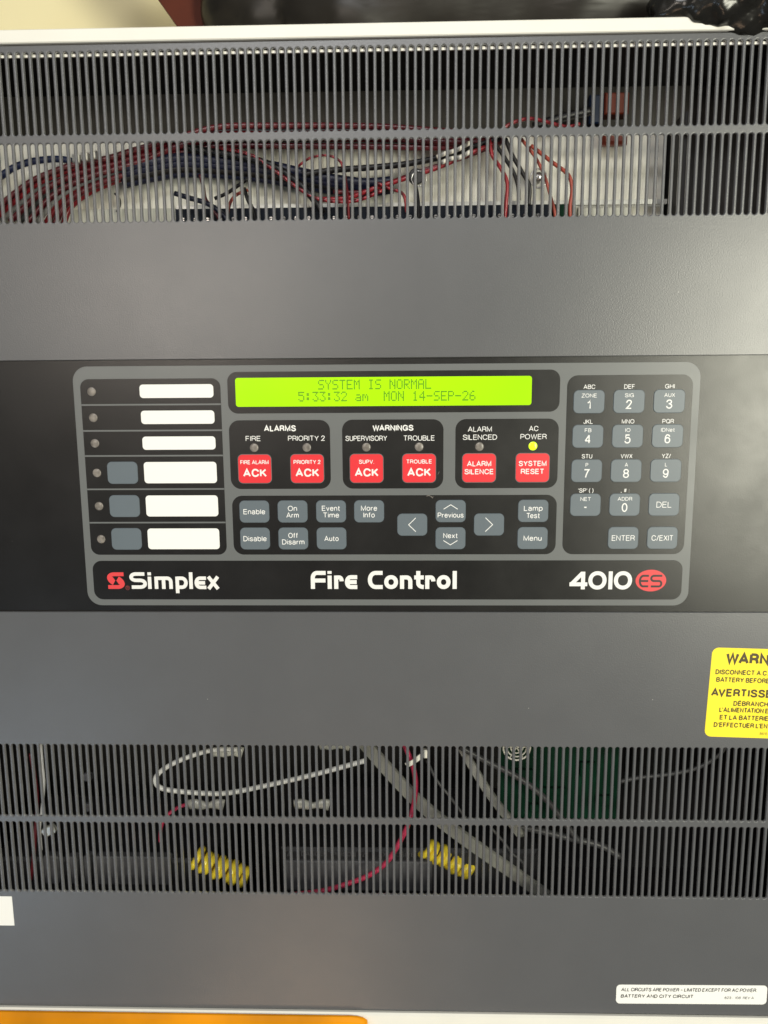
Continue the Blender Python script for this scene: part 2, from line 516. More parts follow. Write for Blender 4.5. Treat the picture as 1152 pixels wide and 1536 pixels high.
# ================================================================== the setting: the wall behind the cabinet
wall = MB().box(-900, 900, 166, 176, -800, 900).build('wall', 'wall')
wall['kind'] = 'structure'

# ================================================================== white cabinet
cab = empty('alarm_cabinet', (0, 80, -360), 'white steel wall cabinet framing the dark grey vented front', 'cabinet')
MB().box(-300, 300, 0.4, 164, 241.6, 247.6).build('top_panel', 'cabinet', cab)
MB().cbox(-300, 300, -2.0, 0.3, 240.9, 247.7, 0.5).build('top_rim', 'cabinet', cab)
MB().cbox(-300, 300, -2.6, 0.3, -362, -342.75, 1.2).build('bottom_rim', 'cabinet', cab)
MB().box(-300, 300, 0.4, 164, -362, -345).build('bottom_panel', 'cabinet', cab)
for sx in (-1, 1):
    MB().box(min(sx * 294, sx * 300), max(sx * 294, sx * 300), 0.4, 164, -344.9, 241.5).build('side_panel', 'cabinet', cab)
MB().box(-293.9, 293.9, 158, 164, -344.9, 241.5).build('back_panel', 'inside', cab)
MB().box(-293.9, 293.9, 2.0, 3.2, 235.3, 236.7).build('return_flange', 'cabinet', cab)
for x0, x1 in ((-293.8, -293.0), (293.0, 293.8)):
    MB().box(x0, x1, 8, 157, -344.0, 241.0).build('side_shade_sheet', 'inside', cab)  # added dark sheet over the white side, standing for shade
MB().box(-292.9, 292.9, 8, 157, -344.8, -344.1).build('floor_shade_sheet', 'inside', cab)  # added dark sheet over the white bottom, standing for shade
MB().box(-292.9, 292.9, 8, 117, 240.6, 241.3).build('roof_shade_sheet', 'inside', cab)  # added dark sheet under the white top, standing for shade
MB().box(-292.9, 292.9, 72, 73, 130.3, 240.5).build('rear_shade_sheet', 'cavity', cab)  # added sheet standing for the dim depth behind the top slots
MB().box(163.5, 165.5, 3.5, 71, 130.3, 203).build('shadow_board', 'inside', cab)  # added board, placed to cast a shadow on the plate's right end
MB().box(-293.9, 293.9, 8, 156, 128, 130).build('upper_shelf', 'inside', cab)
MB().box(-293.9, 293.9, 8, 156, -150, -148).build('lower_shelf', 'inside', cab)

# ================================================================== vented front panels
PITCH, SLOT, TH, CH = 4.33, 2.60, 1.4, 0.62
ROUND = [(CH * (1 - math.sin(math.radians(a))), CH * (1 - math.cos(math.radians(a)))) for a in (0, 25, 50, 72, 90)]   # (inset, depth) of the rolled slot edge
HW = SLOT / 2

def scallop(m, centres, zc, zlim, d):
    """strip between the line zlim and a row of rounded slot ends whose arc centres lie on zc; d = +1 strip above, -1 below"""
    n = 8
    for xc in centres:
        vs, fs = [], []
        ang = [math.pi * i / n for i in range(n + 1)]
        base = [(xc + (HW + CH) * math.cos(t), 0, zlim) for t in ang]
        rows = [base] + [[(xc + (HW + g) * math.cos(t), y, zc + d * (HW + g) * math.sin(t)) for t in ang] for g, y in ROUND + [(0.0, TH)]]
        vs = [p for r in rows for p in r]
        k = n + 1
        for r in range(len(rows) - 1):
            for i in range(n):
                fs.append((r * k + i, r * k + i + 1, (r + 1) * k + i + 1, (r + 1) * k + i))
        m.second.update(range(len(m.f) + (len(rows) - 3) * n, len(m.f) + (len(rows) - 1) * n))
        m.add(vs, fs)
        for sgn in (-1, 1):
            xa, xb = xc + sgn * (HW + CH), xc + sgn * PITCH / 2
            m.add([(xa, 0, zc), (xb, 0, zc), (xb, 0, zlim), (xa, 0, zlim)], [(0, 1, 2, 3)])

def slat_mesh(h):
    w = (PITCH - SLOT) / 2
    pr = [(-w, TH)] + [(-w + g, y) for g, y in reversed(ROUND)] + [(w - g, y) for g, y in ROUND] + [(w, TH)]
    n = len(pr)
    vs = [(x * S, y * S, z * S) for z in (-h / 2, h / 2) for x, y in pr]
    fs = [(i, (i + 1) % n, n + (i + 1) % n, n + i) for i in range(n)]
    me = bpy.data.meshes.new('slat')
    me.from_pydata(vs, [], fs)
    me.materials.append(MAT['grey_sheet'])
    me.materials.append(MAT['edge'])
    for i in (0, 1, n - 3, n - 2):          # the cut sides
        me.polygons[i].material_index = 1
    return me

def vent_panel(root, ztop, rows, zbot, phase, k0, k1, bottom_lip):
    xs = [phase + PITCH * k for k in range(k0, k1 + 1)]
    xa, xb = xs[0] - PITCH / 2, xs[-1] + PITCH / 2
    X0, X1 = -292.0, 292.0
    (t1, b1), (t2, b2) = rows
    zl = (b1 + t2) / 2
    def edge(m, z, d):
        """folded outer edge: small chamfer and the cut thickness"""
        m.add([(X0, 0, z - d * 0.3), (X1, 0, z - d * 0.3), (X1, 0.3, z), (X0, 0.3, z), (X1, TH, z), (X0, TH, z)], [(0, 1, 2, 3), (3, 2, 4, 5)])
    m = MB()
    scallop(m, xs, t1 - HW, ztop - 0.3, 1)
    m.add([(X0, 0, t1 - HW), (xa, 0, t1 - HW), (xa, 0, ztop - 0.3), (X0, 0, ztop - 0.3)], [(0, 1, 2, 3)])
    m.add([(xb, 0, t1 - HW), (X1, 0, t1 - HW), (X1, 0, ztop - 0.3), (xb, 0, ztop - 0.3)], [(0, 1, 2, 3)])
    edge(m, ztop, 1)
    m.build('upper_sheet', 'grey_sheet', root, material2='edge')
    m = MB()
    scallop(m, xs, b1 + HW, zl, -1)
    scallop(m, xs, t2 - HW, zl, 1)
    m.build('cross_bar', 'grey_sheet', root, material2='edge')
    m = MB()
    scallop(m, xs, b2 + HW, zbot + 0.3, -1)
    for xl, xr in ((X0, xa), (xb, X1)):
        m.add([(xl, 0, zbot + 0.3), (xr, 0, zbot + 0.3), (xr, 0, b2 + HW), (xl, 0, b2 + HW)], [(0, 1, 2, 3)])
    edge(m, zbot, -1)
    m.build('lower_sheet', 'grey_sheet', root, material2='edge')
    for xl, xr in ((X0, xa - 0.0), (xb, X1)):
        MB().add([(xl, 0, b2 + HW), (xr, 0, b2 + HW), (xr, 0, t1 - HW), (xl, 0, t1 - HW)], [(0, 1, 2, 3)]).build('side_sheet', 'grey_sheet', root)
    for t, b in rows:
        h = (t - HW) - (b + HW)
        me = slat_mesh(h)
        zc = (t + b) / 2
        for k in range(len(xs) + 1):
            o = bpy.data.objects.new('slat', me)
            COL.objects.link(o)
            place(o, Vector((xs[0] - PITCH / 2 + k * PITCH, 0, zc)), root)

upper = empty('vented_panel', (0, 0, 74.2), 'dark grey vented metal panel above the black keypad strip', 'vent panel', 'vented front panels')
vent_panel(upper, 240.6, ((237.1, 195.0), (190.9, 149.2)), 74.2, -1.3, -52, 51, 0)
lower = empty('vented_panel', (0, 0, -342.4), 'dark grey vented metal panel below the black keypad strip', 'vent panel', 'vented front panels')
vent_panel(lower, -74.5, ((-159.4, -207.6), (-211.5, -259.8)), -342.4, -1.85, -60, 59, 1)

# ================================================================== operator panel
op = empty('operator_panel', (0, 1.5, -78), 'black operator panel with green display, red and grey keys and white label strips', 'control panel')
MB().box(-292, 292, 1.5, 6.0, -80, 80).build('faceplate', 'black_plate', op)
MB().slab(-178.8, 178.8, -70.7, 70.7, 8.6, 1.5, 1.28, 0.08, 10).build('bezel', 'bezel', op)
YF = 1.12

def field(x0, x1, z0, z1, r=5.0, label=None):
    return MB().slab(x0, x1, z0, z1, r, 1.28, YF, 0.06, 8).build('black_field', 'black_plate', op, label=label)

f_lab = field(-174.7, -93.5, -39.6, 63.5, 5.0, 'black field with six white label strips')
for z in (48.8, 33.9, 19.3, -0.3, -20.2):
    MB().box(-174.6, -93.6, YF - 0.05, YF + 0.05, z - 0.45, z + 0.45).build('divider', 'bezel', f_lab)
field(-89.5, -31.0, -0.4, 39.5, 6.0)
field(-24.0, 34.3, -0.4, 39.5, 6.0)
field(41.2, 100.1, -0.4, 39.5, 6.0)
field(-89.3, 100.2, -39.6, -4.4, 6.0)
field(104.2, 174.7, -39.6, 63.7, 6.0)
field(-174.6, 174.6, -67.0, -43.3, 5.5)

# display: a window frame with the lit screen set back in it
def rrect(x0, x1, z0, z1, r, y, n=8):
    pts = []
    for cx, cz, a0 in ((x1 - r, z0 + r, -90), (x1 - r, z1 - r, 0), (x0 + r, z1 - r, 90), (x0 + r, z0 + r, 180)):
        for i in range(n + 1):
            a = math.radians(a0 + 90.0 * i / n)
            pts.append((cx + r * math.cos(a), y, cz + r * math.sin(a)))
    return pts
m = MB()
lo_ = [rrect(-89.4, 100.1, 43.4, 67.0, 5.5, 1.28), rrect(-89.4, 100.1, 43.4, 67.0, 5.5, YF), rrect(-84.9, 84.2, 47.2, 63.6, 1.6, YF), rrect(-84.9, 84.2, 47.2, 63.6, 1.6, 1.45)]
n_ = len(lo_[0])
m.add([p for l in lo_ for p in l], [(k * n_ + i, k * n_ + (i + 1) % n_, (k + 1) * n_ + (i + 1) % n_, (k + 1) * n_ + i) for k in range(3) for i in range(n_)])
m.build('display_frame', 'black_plate', op)
scr = MB().box(-85.4, 84.7, 1.22, 1.27, 46.8, 64.0).build('display_screen', 'lcd', op, label='lit yellow green two line display')

DOT = {'S': '01111 10000 10000 01110 00001 00001 11110', 'Y': '10001 10001 01010 00100 00100 00100 00100', 'T': '11111 00100 00100 00100 00100 00100 00100',
 'E': '11111 10000 10000 11110 10000 10000 11111', 'M': '10001 11011 10101 10101 10001 10001 10001', 'I': '01110 00100 00100 00100 00100 00100 01110',
 'N': '10001 11001 10101 10101 10011 10001 10001', 'O': '01110 10001 10001 10001 10001 10001 01110', 'R': '11110 10001 10001 11110 10100 10010 10001',
 'A': '01110 10001 10001 11111 10001 10001 10001', 'L': '10000 10000 10000 10000 10000 10000 11111', 'P': '11110 10001 10001 11110 10000 10000 10000',
 '5': '11111 10000 11110 00001 00001 10001 01110', '3': '11111 00010 00100 00010 00001 10001 01110', '2': '01110 10001 00001 00010 00100 01000 11111',
 '1': '00100 01100 00100 00100 00100 00100 01110', '4': '00010 00110 01010 10010 11111 00010 00010', '6': '00110 01000 10000 11110 10001 10001 01110',
 ':': '00000 01100 01100 00000 01100 01100 00000', '-': '00000 00000 00000 11111 00000 00000 00000', 'a': '00000 00000 01110 00001 01111 10001 01111',
 'm': '00000 00000 11010 10101 10101 10001 10001', ' ': '00000 ' * 7}
def dot_line(s, x, ztop, dz):
    m = MB()
    for i, ch in enumerate(s):
        for r, row in enumerate(DOT[ch].split()):
            for c, b in enumerate(row):
                if b == '1':
                    xa, za = x + i * 4.075 + c * 0.69, ztop - r * dz
                    m.add([(xa, 1.19, za - dz * .9), (xa + .62, 1.19, za - dz * .9), (xa + .62, 1.19, za), (xa, 1.19, za)], [(0, 1, 2, 3)])
    return m.build('display_text', 'lcd_dot', scr)
dot_line('SYSTEM IS NORMAL', -37.3, 62.2, 0.80)
dot_line('5:33:32 am  MON 14-SEP-26', -48.8, 55.5, 0.80)

# white label strips, grey side keys, lamps
for z, h in ((56.4, 7.7), (41.5, 7.7), (26.6, 7.7), (9.4, 12.5), (-10.3, 12.5), (-30.0, 12.5)):
    MB().slab(-140.3, -97.6, z - h / 2, z + h / 2, 2.0, YF, YF - 0.1, 0.05).build('label_strip', 'paper_white', op)

def lamp(x, z, on=False):
    rim = MB().disc(x, z, [(2.75, YF), (2.75, YF - 0.06), (2.4, YF - 0.06)], 24).build('indicator_lamp', 'lamp_rim', op, label='lit yellow green power lamp' if on else None)
    prof = [(2.5, YF - 0.05), (2.5, YF - 0.12), (2.2, YF - 0.26), (1.6, YF - 0.4), (0.9, YF - 0.46), (0.3, YF - 0.48)]
    MB().disc(x, z, prof, 24).build('lens', 'lamp_on' if on else 'lamp_off', rim, smooth=True)
for z in (56.4, 41.5, 26.7, 9.4, -10.3, -30.1):
    lamp(-168.2, z)
for x in (-75.2, -44.6, -10.1, 20.3, 55.0):
    lamp(x, 23.7)
lamp(85.6, 23.9, True)

def key(x, z, w, h, material, lines=(), border=False, shapes=(), label=None):
    """membrane key with its printed legend; lines = (text, dz, cap, width, weight)"""
    if border:
        b = MB().slab(x - w / 2, x + w / 2, z - h / 2, z + h / 2, 2.9, YF, YF - 0.22, 0.12, 7).build('button', 'bezel', op, label=label)
        MB().slab(x - w / 2 + .35, x + w / 2 - .35, z - h / 2 + .35, z + h / 2 - .35, 2.6, YF - 0.2, YF - 0.42, 0.14, 7).build('button_cap', material, b)
        yt = YF - 0.46
    else:
        b = MB().slab(x - w / 2, x + w / 2, z - h / 2, z + h / 2, 2.9, YF, YF - 0.38, 0.25, 7).build('button', material, op, label=label)
        yt = YF - 0.42
    for s, dz, cap, wid, wt in lines:
        text(MB(), s, x, z + dz, cap, wid, wt, yt).build('legend', 'print_white', b)
    for pl in shapes:
        mm = MB()
        stroke(mm, [(x + a, z + c) for a, c in pl], False, 0.42, yt)
        mm.build('arrow_mark', 'print_white', b)
    return b

GK = (17.6, 13.2)
for z in (9.4, -10.3, -30.0):
    key(-153.0, z, 18.0, 13.1, 'key_grey')
RB = 0.17
for x, t, tw in ((-75.2, 'FIRE ALARM', 16.5), (-44.6, 'PRIORITY 2', 15.7), (-10.1, 'SUPV.', 8.8), (20.3, 'TROUBLE', 14.8)):
    key(x, 11.4, 19.8, 17.2, 'key_red', ((t, 3.9, 2.4, tw, 0.165), ('ACK', -2.3, 4.8, 13.8, 0.2)), True)
key(54.9, 11.4, 19.8, 17.2, 'key_red', (('ALARM', 2.5, 3.1, 14.0, RB), ('SILENCE', -2.1, 3.1, 16.8, RB)), True)
key(85.6, 11.4, 19.8, 17.2, 'key_red', (('SYSTEM', 2.5, 3.1, 15.9, RB), ('RESET', -2.1, 3.1, 13.4, RB)), True)
RG = 0.135
for x, z, lines in ((-76.3, -13.8, (('Enable', 0, 3.1, 12.9, RG),)), (-53.8, -13.8, (('On', 1.9, 3.1, 5.5, RG), ('Arm', -2.1, 3.1, 7.4, RG))),
                    (-31.2, -13.8, (('Event', 1.9, 3.1, 10.7, RG), ('Time', -2.1, 3.1, 9.5, RG))), (-8.9, -13.8, (('More', 1.9, 3.1, 9.5, RG), ('Info', -2.1, 3.1, 6.7, RG))),
                    (-76.4, -29.9, (('Disable', 0, 3.1, 13.8, RG),)), (-53.8, -29.9, (('Off', 1.9, 3.1, 5.7, RG), ('Disarm', -2.0, 3.1, 13.3, RG))),
                    (-31.2, -29.9, (('Auto', 0, 3.1, 8.5, RG),)), (86.6, -13.8, (('Lamp', 1.6, 3.1, 10.9, RG), ('Test', -2.7, 3.1, 7.9, RG))), (86.6, -29.9, (('Menu', 0, 3.1, 10.6, RG),))):
    key(x, z, *GK, 'key_grey', lines)
key(38.7, -13.8, *GK, 'key_grey', (('Previous', -2.3, 3.0, 15.1, RG),), shapes=([(-4.1, 1.2), (0, 3.8), (4.1, 1.2)],))
key(38.7, -29.9, *GK, 'key_grey', (('Next', 1.6, 3.0, 8.5, RG),), shapes=([(-4.1, -1.3), (0, -3.9), (4.1, -1.3)],))
key(16.3, -21.8, *GK, 'key_grey', shapes=([(2.1, 4.1), (-2.1, 0), (2.1, -4.1)],))
key(61.1, -21.8, *GK, 'key_grey', shapes=([(-2.1, 4.1), (2.1, 0), (-2.1, -4.1)],))
PAD = [('1', 'ZONE', 8.7, 'ABC', 6.6), ('2', 'SIG', 5.1, 'DEF', 6.0), ('3', 'AUX', 6.1, 'GHI', 5.5), ('4', 'FB', 3.8, 'JKL', 5.4), ('5', 'IO', 3.0, 'MNO', 7.1),
       ('6', 'IDNet', 7.8, 'PQR', 6.5), ('7', 'P', None, 'STU', 6.0), ('8', 'A', None, 'VWX', 6.7), ('9', 'L', None, 'YZ/', 5.1), ('-', 'NET', 6.1, "'SP' ( )", 8.8), ('0', 'ADDR', 8.4, ', # :', 5.0)]
PX, PZ = (116.65, 139.2, 161.8), (48.9, 29.3, 9.5, -10.3, -29.9)
def caption(s, x, z, cap, w, wt=RG):
    return text(MB(), s, x, z, cap, w, wt, YF - 0.05).build('caption', 'print_white', op)
for i, (d, t, tw, c, cw) in enumerate(PAD):
    x, z = PX[i % 3], PZ[i // 3]
    if d == '-':
        key(x, z, *GK, 'key_grey', ((t, 3.4, 2.2, tw, RG), ('-', -0.8, 5.2, 2.2, 0.14)))
    else:
        key(x, z, *GK, 'key_grey', ((t, 3.45, 2.2, tw, RG), (d, -1.6, 5.2, None, RG)))
    caption(c, x, z + 8.35, 2.5, cw)
key(PX[2], PZ[3], *GK, 'key_grey', (('DEL', 0, 3.5, 8.8, 0.11),))
key(PX[1], PZ[4], *GK, 'key_grey', (('ENTER', 0, 3.3, 13.3, 0.12),))
key(PX[2], PZ[4], *GK, 'key_grey', (('C/EXIT', 0, 3.3, 12.5, 0.12),))
caption('ALARMS', -59.9, 34.8, 3.5, 18.5, 0.2)
caption('WARNINGS', 5.3, 34.7, 3.4, 23.5, 0.2)
for s, x, z, w in (('FIRE', -75.6, 29.0, 8.8), ('PRIORITY 2', -44.7, 29.0, 21.4), ('SUPERVISORY', -10.1, 28.8, 24.0), ('TROUBLE', 20.3, 28.8, 18.0),
                   ('ALARM', 55.1, 33.7, 13.8), ('SILENCED', 55.2, 29.1, 19.7), ('AC', 85.8, 33.9, 5.4), ('POWER', 85.8, 29.3, 15.0)):
    caption(s, x, z, 3.0, w, 0.125)

# small scuffs on the membrane
m = MB()
stroke(m, [(24.6, -4.9), (26.2, -4.6), (27.6, -5.3), (28.3, -6.2)], False, 0.3, YF - 0.03)
stroke(m, [(27.2, -5.6), (28.9, -5.4)], False, 0.2, YF - 0.04)
stroke(m, [(31.2, 7.6), (32.0, 9.4)], False, 0.2, YF - 0.03)
m.build('scuff_mark', 'lamp_off', op)

# the name strip along the bottom
YT = YF - 0.05
fx = lambda x: -152.7 + (x - 290) / 740 * 54.0
fz = lambda y: -50.3 - (y - 50) / 137 * 10.2
draw(MB(), "415,64 345,64 ~304,64 ~304,116 345,116 375,116 ~417,116 ~417,172 375,172 305,172|455,50 455,75|455,86 455,187|510,187 510,86|510,99 600,99 ~630,99 630,130 630,187|570,99 570,187"
     "|683,86 683,222|683,99 720,99 ~754,99 ~754,173 720,173 683,173|796,50 796,187|921,99 872,99 ~840,99 ~840,174 872,174 921,174|840,137 912,137|940,86 1018,187|1018,86 940,187", fx, fz, 2.15, YT).build('brand_lettering', 'print_white', op)
m = MB()
draw(m, "243,66 165,66 ~121,66 ~121,122 158,140|110,171 190,171 ~232,171 ~232,118 195,98", fx, fz, 2.35, YT)
m.add([(fx(138), YT - .02, fz(84)), (fx(152), YT - .02, fz(88)), (fx(172), YT - .02, fz(118)), (fx(150), YT - .02, fz(148)), (fx(130), YT - .02, fz(135))], [(0, 1, 2, 3, 4)])
m.add([(fx(214), YT - .02, fz(152)), (fx(200), YT - .02, fz(149)), (fx(180), YT - .02, fz(118)), (fx(200), YT - .02, fz(89)), (fx(222), YT - .02, fz(102))], [(0, 1, 2, 3, 4)])
m.build('brand_emblem', 'logo_red', op)
m = MB()
draw(m, "~254,162 ~286,162 ~286,194 ~254,194 z|264,188 264,168 ~277,168 ~277,178 264,178|271,178 277,188", fx, fz, 0.28, YT)
m.build('registered_mark', 'logo_dim', op)
fx = lambda x: -43.9 + (x - 75) / 1008 * 86.5
fz = lambda y: -49.6 - (y - 57) / 123 * 10.9
draw(MB(), "178,70 118,70 ~88,70 88,105 88,180|88,122 176,122|205,57 205,76|205,88 205,180|250,180 250,88|250,101 272,101 ~288,101 288,127|396,99 352,99 ~325,99 ~325,167 352,167 396,167|325,133 392,133", fx, fz, 2.45, YT).build('title_lettering', 'print_white', op)
draw(MB(), "572,70 524,70 ~484,70 ~484,167 524,167 572,167|~597,99 ~664,99 ~664,167 ~597,167 z|706,180 706,88|706,101 738,101 ~763,101 763,130 763,180|818,57 818,140 ~818,167 856,167|790,101 856,101"
     "|880,180 880,88|880,101 905,101 ~922,101 922,128|~960,99 ~1026,99 ~1026,167 ~960,167 z|1069,57 1069,180", fx, fz, 2.45, YT).build('title_lettering', 'print_white', op)
fx = lambda x: 108.8 + (x - 93) / 604 * 36.7
fz = lambda y: -49.9 - (y - 83) / 165 * 10.8
draw(MB(), "226,249 226,86|219,98 120,196|96,202 268,202|~296,99 ~433,99 ~433,233 ~296,233 z|490,83 490,249|~542,99 ~678,99 ~678,233 ~542,233 z", fx, fz, 2.35, YT).build('model_number', 'print_white', op)
m = MB()
c0 = (fx(878), fz(168))
ell = [(c0[0] + 8.95 * math.cos(2 * math.pi * i / 40), YT, c0[1] + 6.55 * math.sin(2 * math.pi * i / 40)) for i in range(40)]
m.add(ell, [tuple(range(40))])
badge = m.build('badge', 'logo_red', op)
draw(MB(), "857,124 806,124 ~773,124 ~773,221 806,221 855,221|773,172 852,172|985,124 908,124 ~881,124 ~881,172 908,172 955,172 ~979,172 ~979,222 955,222 880,222", fx, fz, 1.2, YT - 0.05).build('badge_letters', 'black_plate', badge)

# ================================================================== stickers
st = empty('warning_sticker', (222, 0, -152), 'yellow bilingual warning sticker on the lower grey panel at right', 'sticker')
MB().slab(194.3, 255, -152.0, -95.9, 4.0, -0.01, -0.12, 0.04, 6).rotated(193.5, -97, -1.66).build('sticker_sheet', 'yellow_label', st)
for s, x, z, cap, w, wt in (('WARNING', 202.8, -102.3, 7.1, 40.0, .235), ('DISCONNECT A.C. POWER AND', 197.4, -110.9, 3.1, 53.5, .205), ('BATTERY BEFORE SERVICING', 198.2, -115.7, 3.1, 51.5, .205),
                        ('AVERTISSEMENT', 195.9, -123.8, 5.1, 54.5, .22), ('DÉBRANCHER', 209.8, -130.4, 3.1, 25.5, .205), ("L'ALIMENTATION ELECTRIQUE", 201.8, -134.6, 3.1, 48.0, .205),
                        ('ET LA BATTERIE AVANT', 202.4, -139.4, 3.1, 42.5, .205), ("D'EFFECTUER L'ENTRETIEN", 199.3, -144.2, 3.1, 47.0, .205), ('8615', 227.2, -149.1, 1.7, 4.6, .13)):
    text(MB(), s, x, z, cap, w, wt, -0.16, 'l').rotated(193.5, -97, -1.66).build('print_line', 'label_ink', st)
st = empty('circuit_sticker', (195, 0, -335), 'narrow white sticker with two lines of small print near the bottom edge', 'sticker')
MB().slab(147.0, 242.6, -334.9, -321.3, 2.6, -0.01, -0.12, 0.04, 6).rotated(147, -328, 0.45).build('sticker_sheet', 'paper_white', st)
for s, x, z, cap, w, wt in (('ALL CIRCUITS ARE POWER — LIMITED EXCEPT FOR AC POWER.', 150.0, -324.7, 2.6, 86.0, .17), ('BATTERY AND CITY CIRCUIT', 149.8, -329.4, 2.5, 46.2, .19), ('623 - 108  REV A', 215.8, -330.2, 1.8, 18.6, .14)):
    text(MB(), s, x, z, cap, w, wt, -0.16, 'l', 0.12).rotated(147, -328, 0.45).build('print_line', 'ink', st)
tag(MB().slab(-278, -241.0, -284.2, -263.5, 0.3, -0.01, -0.14, 0.03, 3).build('blank_sticker', 'paper_white'), 'blank white sticker cut off by the left edge below the lower vent', 'sticker')

# ================================================================== inside the upper vent
tag(MB().box(-290, 161.5, 27.5, 29, 131, 203).build('mounting_plate', 'plate'), 'pale beige mounting plate behind the wires of the upper vent', 'plate')
tag(MB().box(-290, -120.4, 22.5, 27, 131, 161.2).build('bracket', 'bracket'), 'pale grey bracket at the lower left behind the upper vent', 'bracket')
tag(MB().box(-119.5, 161.6, 20.8, 23, 159.8, 162.4).build('mounting_rail', 'rail'), 'thin zinc rail above the dark terminal strip', 'rail')
strip = empty('terminal_strip', (0, 19, 131), 'dark terminal strip with a row of small screws behind the upper vent', 'terminal strip')
MB().box(-119.3, 96, 17.5, 20.6, 131, 159.6).build('strip_body', 'board', strip)
MB().box(96.5, 109.3, 17.5, 20.6, 131, 159.6).build('strip_end', 'green', strip)
for k in range(29):
    x = -115 + k * 7.25
    sc_ = MB().disc(x, 153.6, [(1.25, 17.6), (1.25, 16.8), (0.95, 16.5)], 14).build('screw', 'metal', strip)
    MB().box(x - 0.9, x + 0.9, 16.38, 16.49, 153.4, 153.8).build('screw_slot', 'black', sc_)
tag(MB().cbox(110.5, 140, 16, 20.6, 131, 157.4, 0.6).build('terminal_block', 'bracket'), 'pale block at the right end of the terminal strip', 'terminal block')
d = empty('black_disc', (18.9, 9, 168), 'black round disc with a silver ring hanging in the upper vent', 'disc')
MB().disc(18.7, 173.3, [(4.3, 10.5), (4.3, 8.6), (3.9, 8.2)], 22).build('disc_body', 'black', d)
m = MB()
m.sweep([(20.3 + 4.1 * math.cos(a * math.pi / 12), 7.6, 171.8 + 4.1 * math.sin(a * math.pi / 12)) for a in range(24)], circle(.35, 6), True)
m.build('ring', 'metal', d, smooth=True)
d = empty('silver_screw', (87.1, 16, 168), 'shiny silver screw head with a ring behind the upper vent', 'screw')
MB().disc(87.1, 173.2, [(2.5, 20), (2.5, 12.5), (2.1, 12), (1.1, 11.4)], 20).build('screw_head', 'metal', d, smooth=True)
m = MB()
m.sweep([(87.3 + 4.6 * math.cos(a * math.pi / 12), 13.5, 172.6 + 5.0 * math.sin(a * math.pi / 12)) for a in range(24)], circle(.5, 6), True)
m.build('ring', 'metal', d, smooth=True)
for x, z, lb in ((-170.5, 184.6, 'leftmost'), (-165.5, 185.6, 'middle'), (-160.5, 186.4, 'rightmost')):
    tag(MB().cbox(x - 2.0, x + 2.0, 5.5, 8.5, z - 2.1, z + 2.1, 0.6).build('white_connector', 'ivory'), lb + ' of three small white connectors at the end of the blue cable', 'connector', 'white connectors beside the blue cable')
tag(MB().cbox(121.5, 129.8, 45, 53, 211, 227, 0.8).build('wire_connector', 'blue_conn'), 'dark blue wire connector beside the orange one', 'connector')
tag(MB().cbox(130.2, 144.5, 45, 55, 216, 228, 0.8).build('wire_connector', 'orange_conn'), 'orange red wire connector behind the top row of slots at right', 'connector')
tag(MB().cbox(123, 137, 17, 22, 191.2, 199, 1.5).build('wire_connector', 'orange_conn'), 'lower red connector just under the vent bar at right', 'connector')

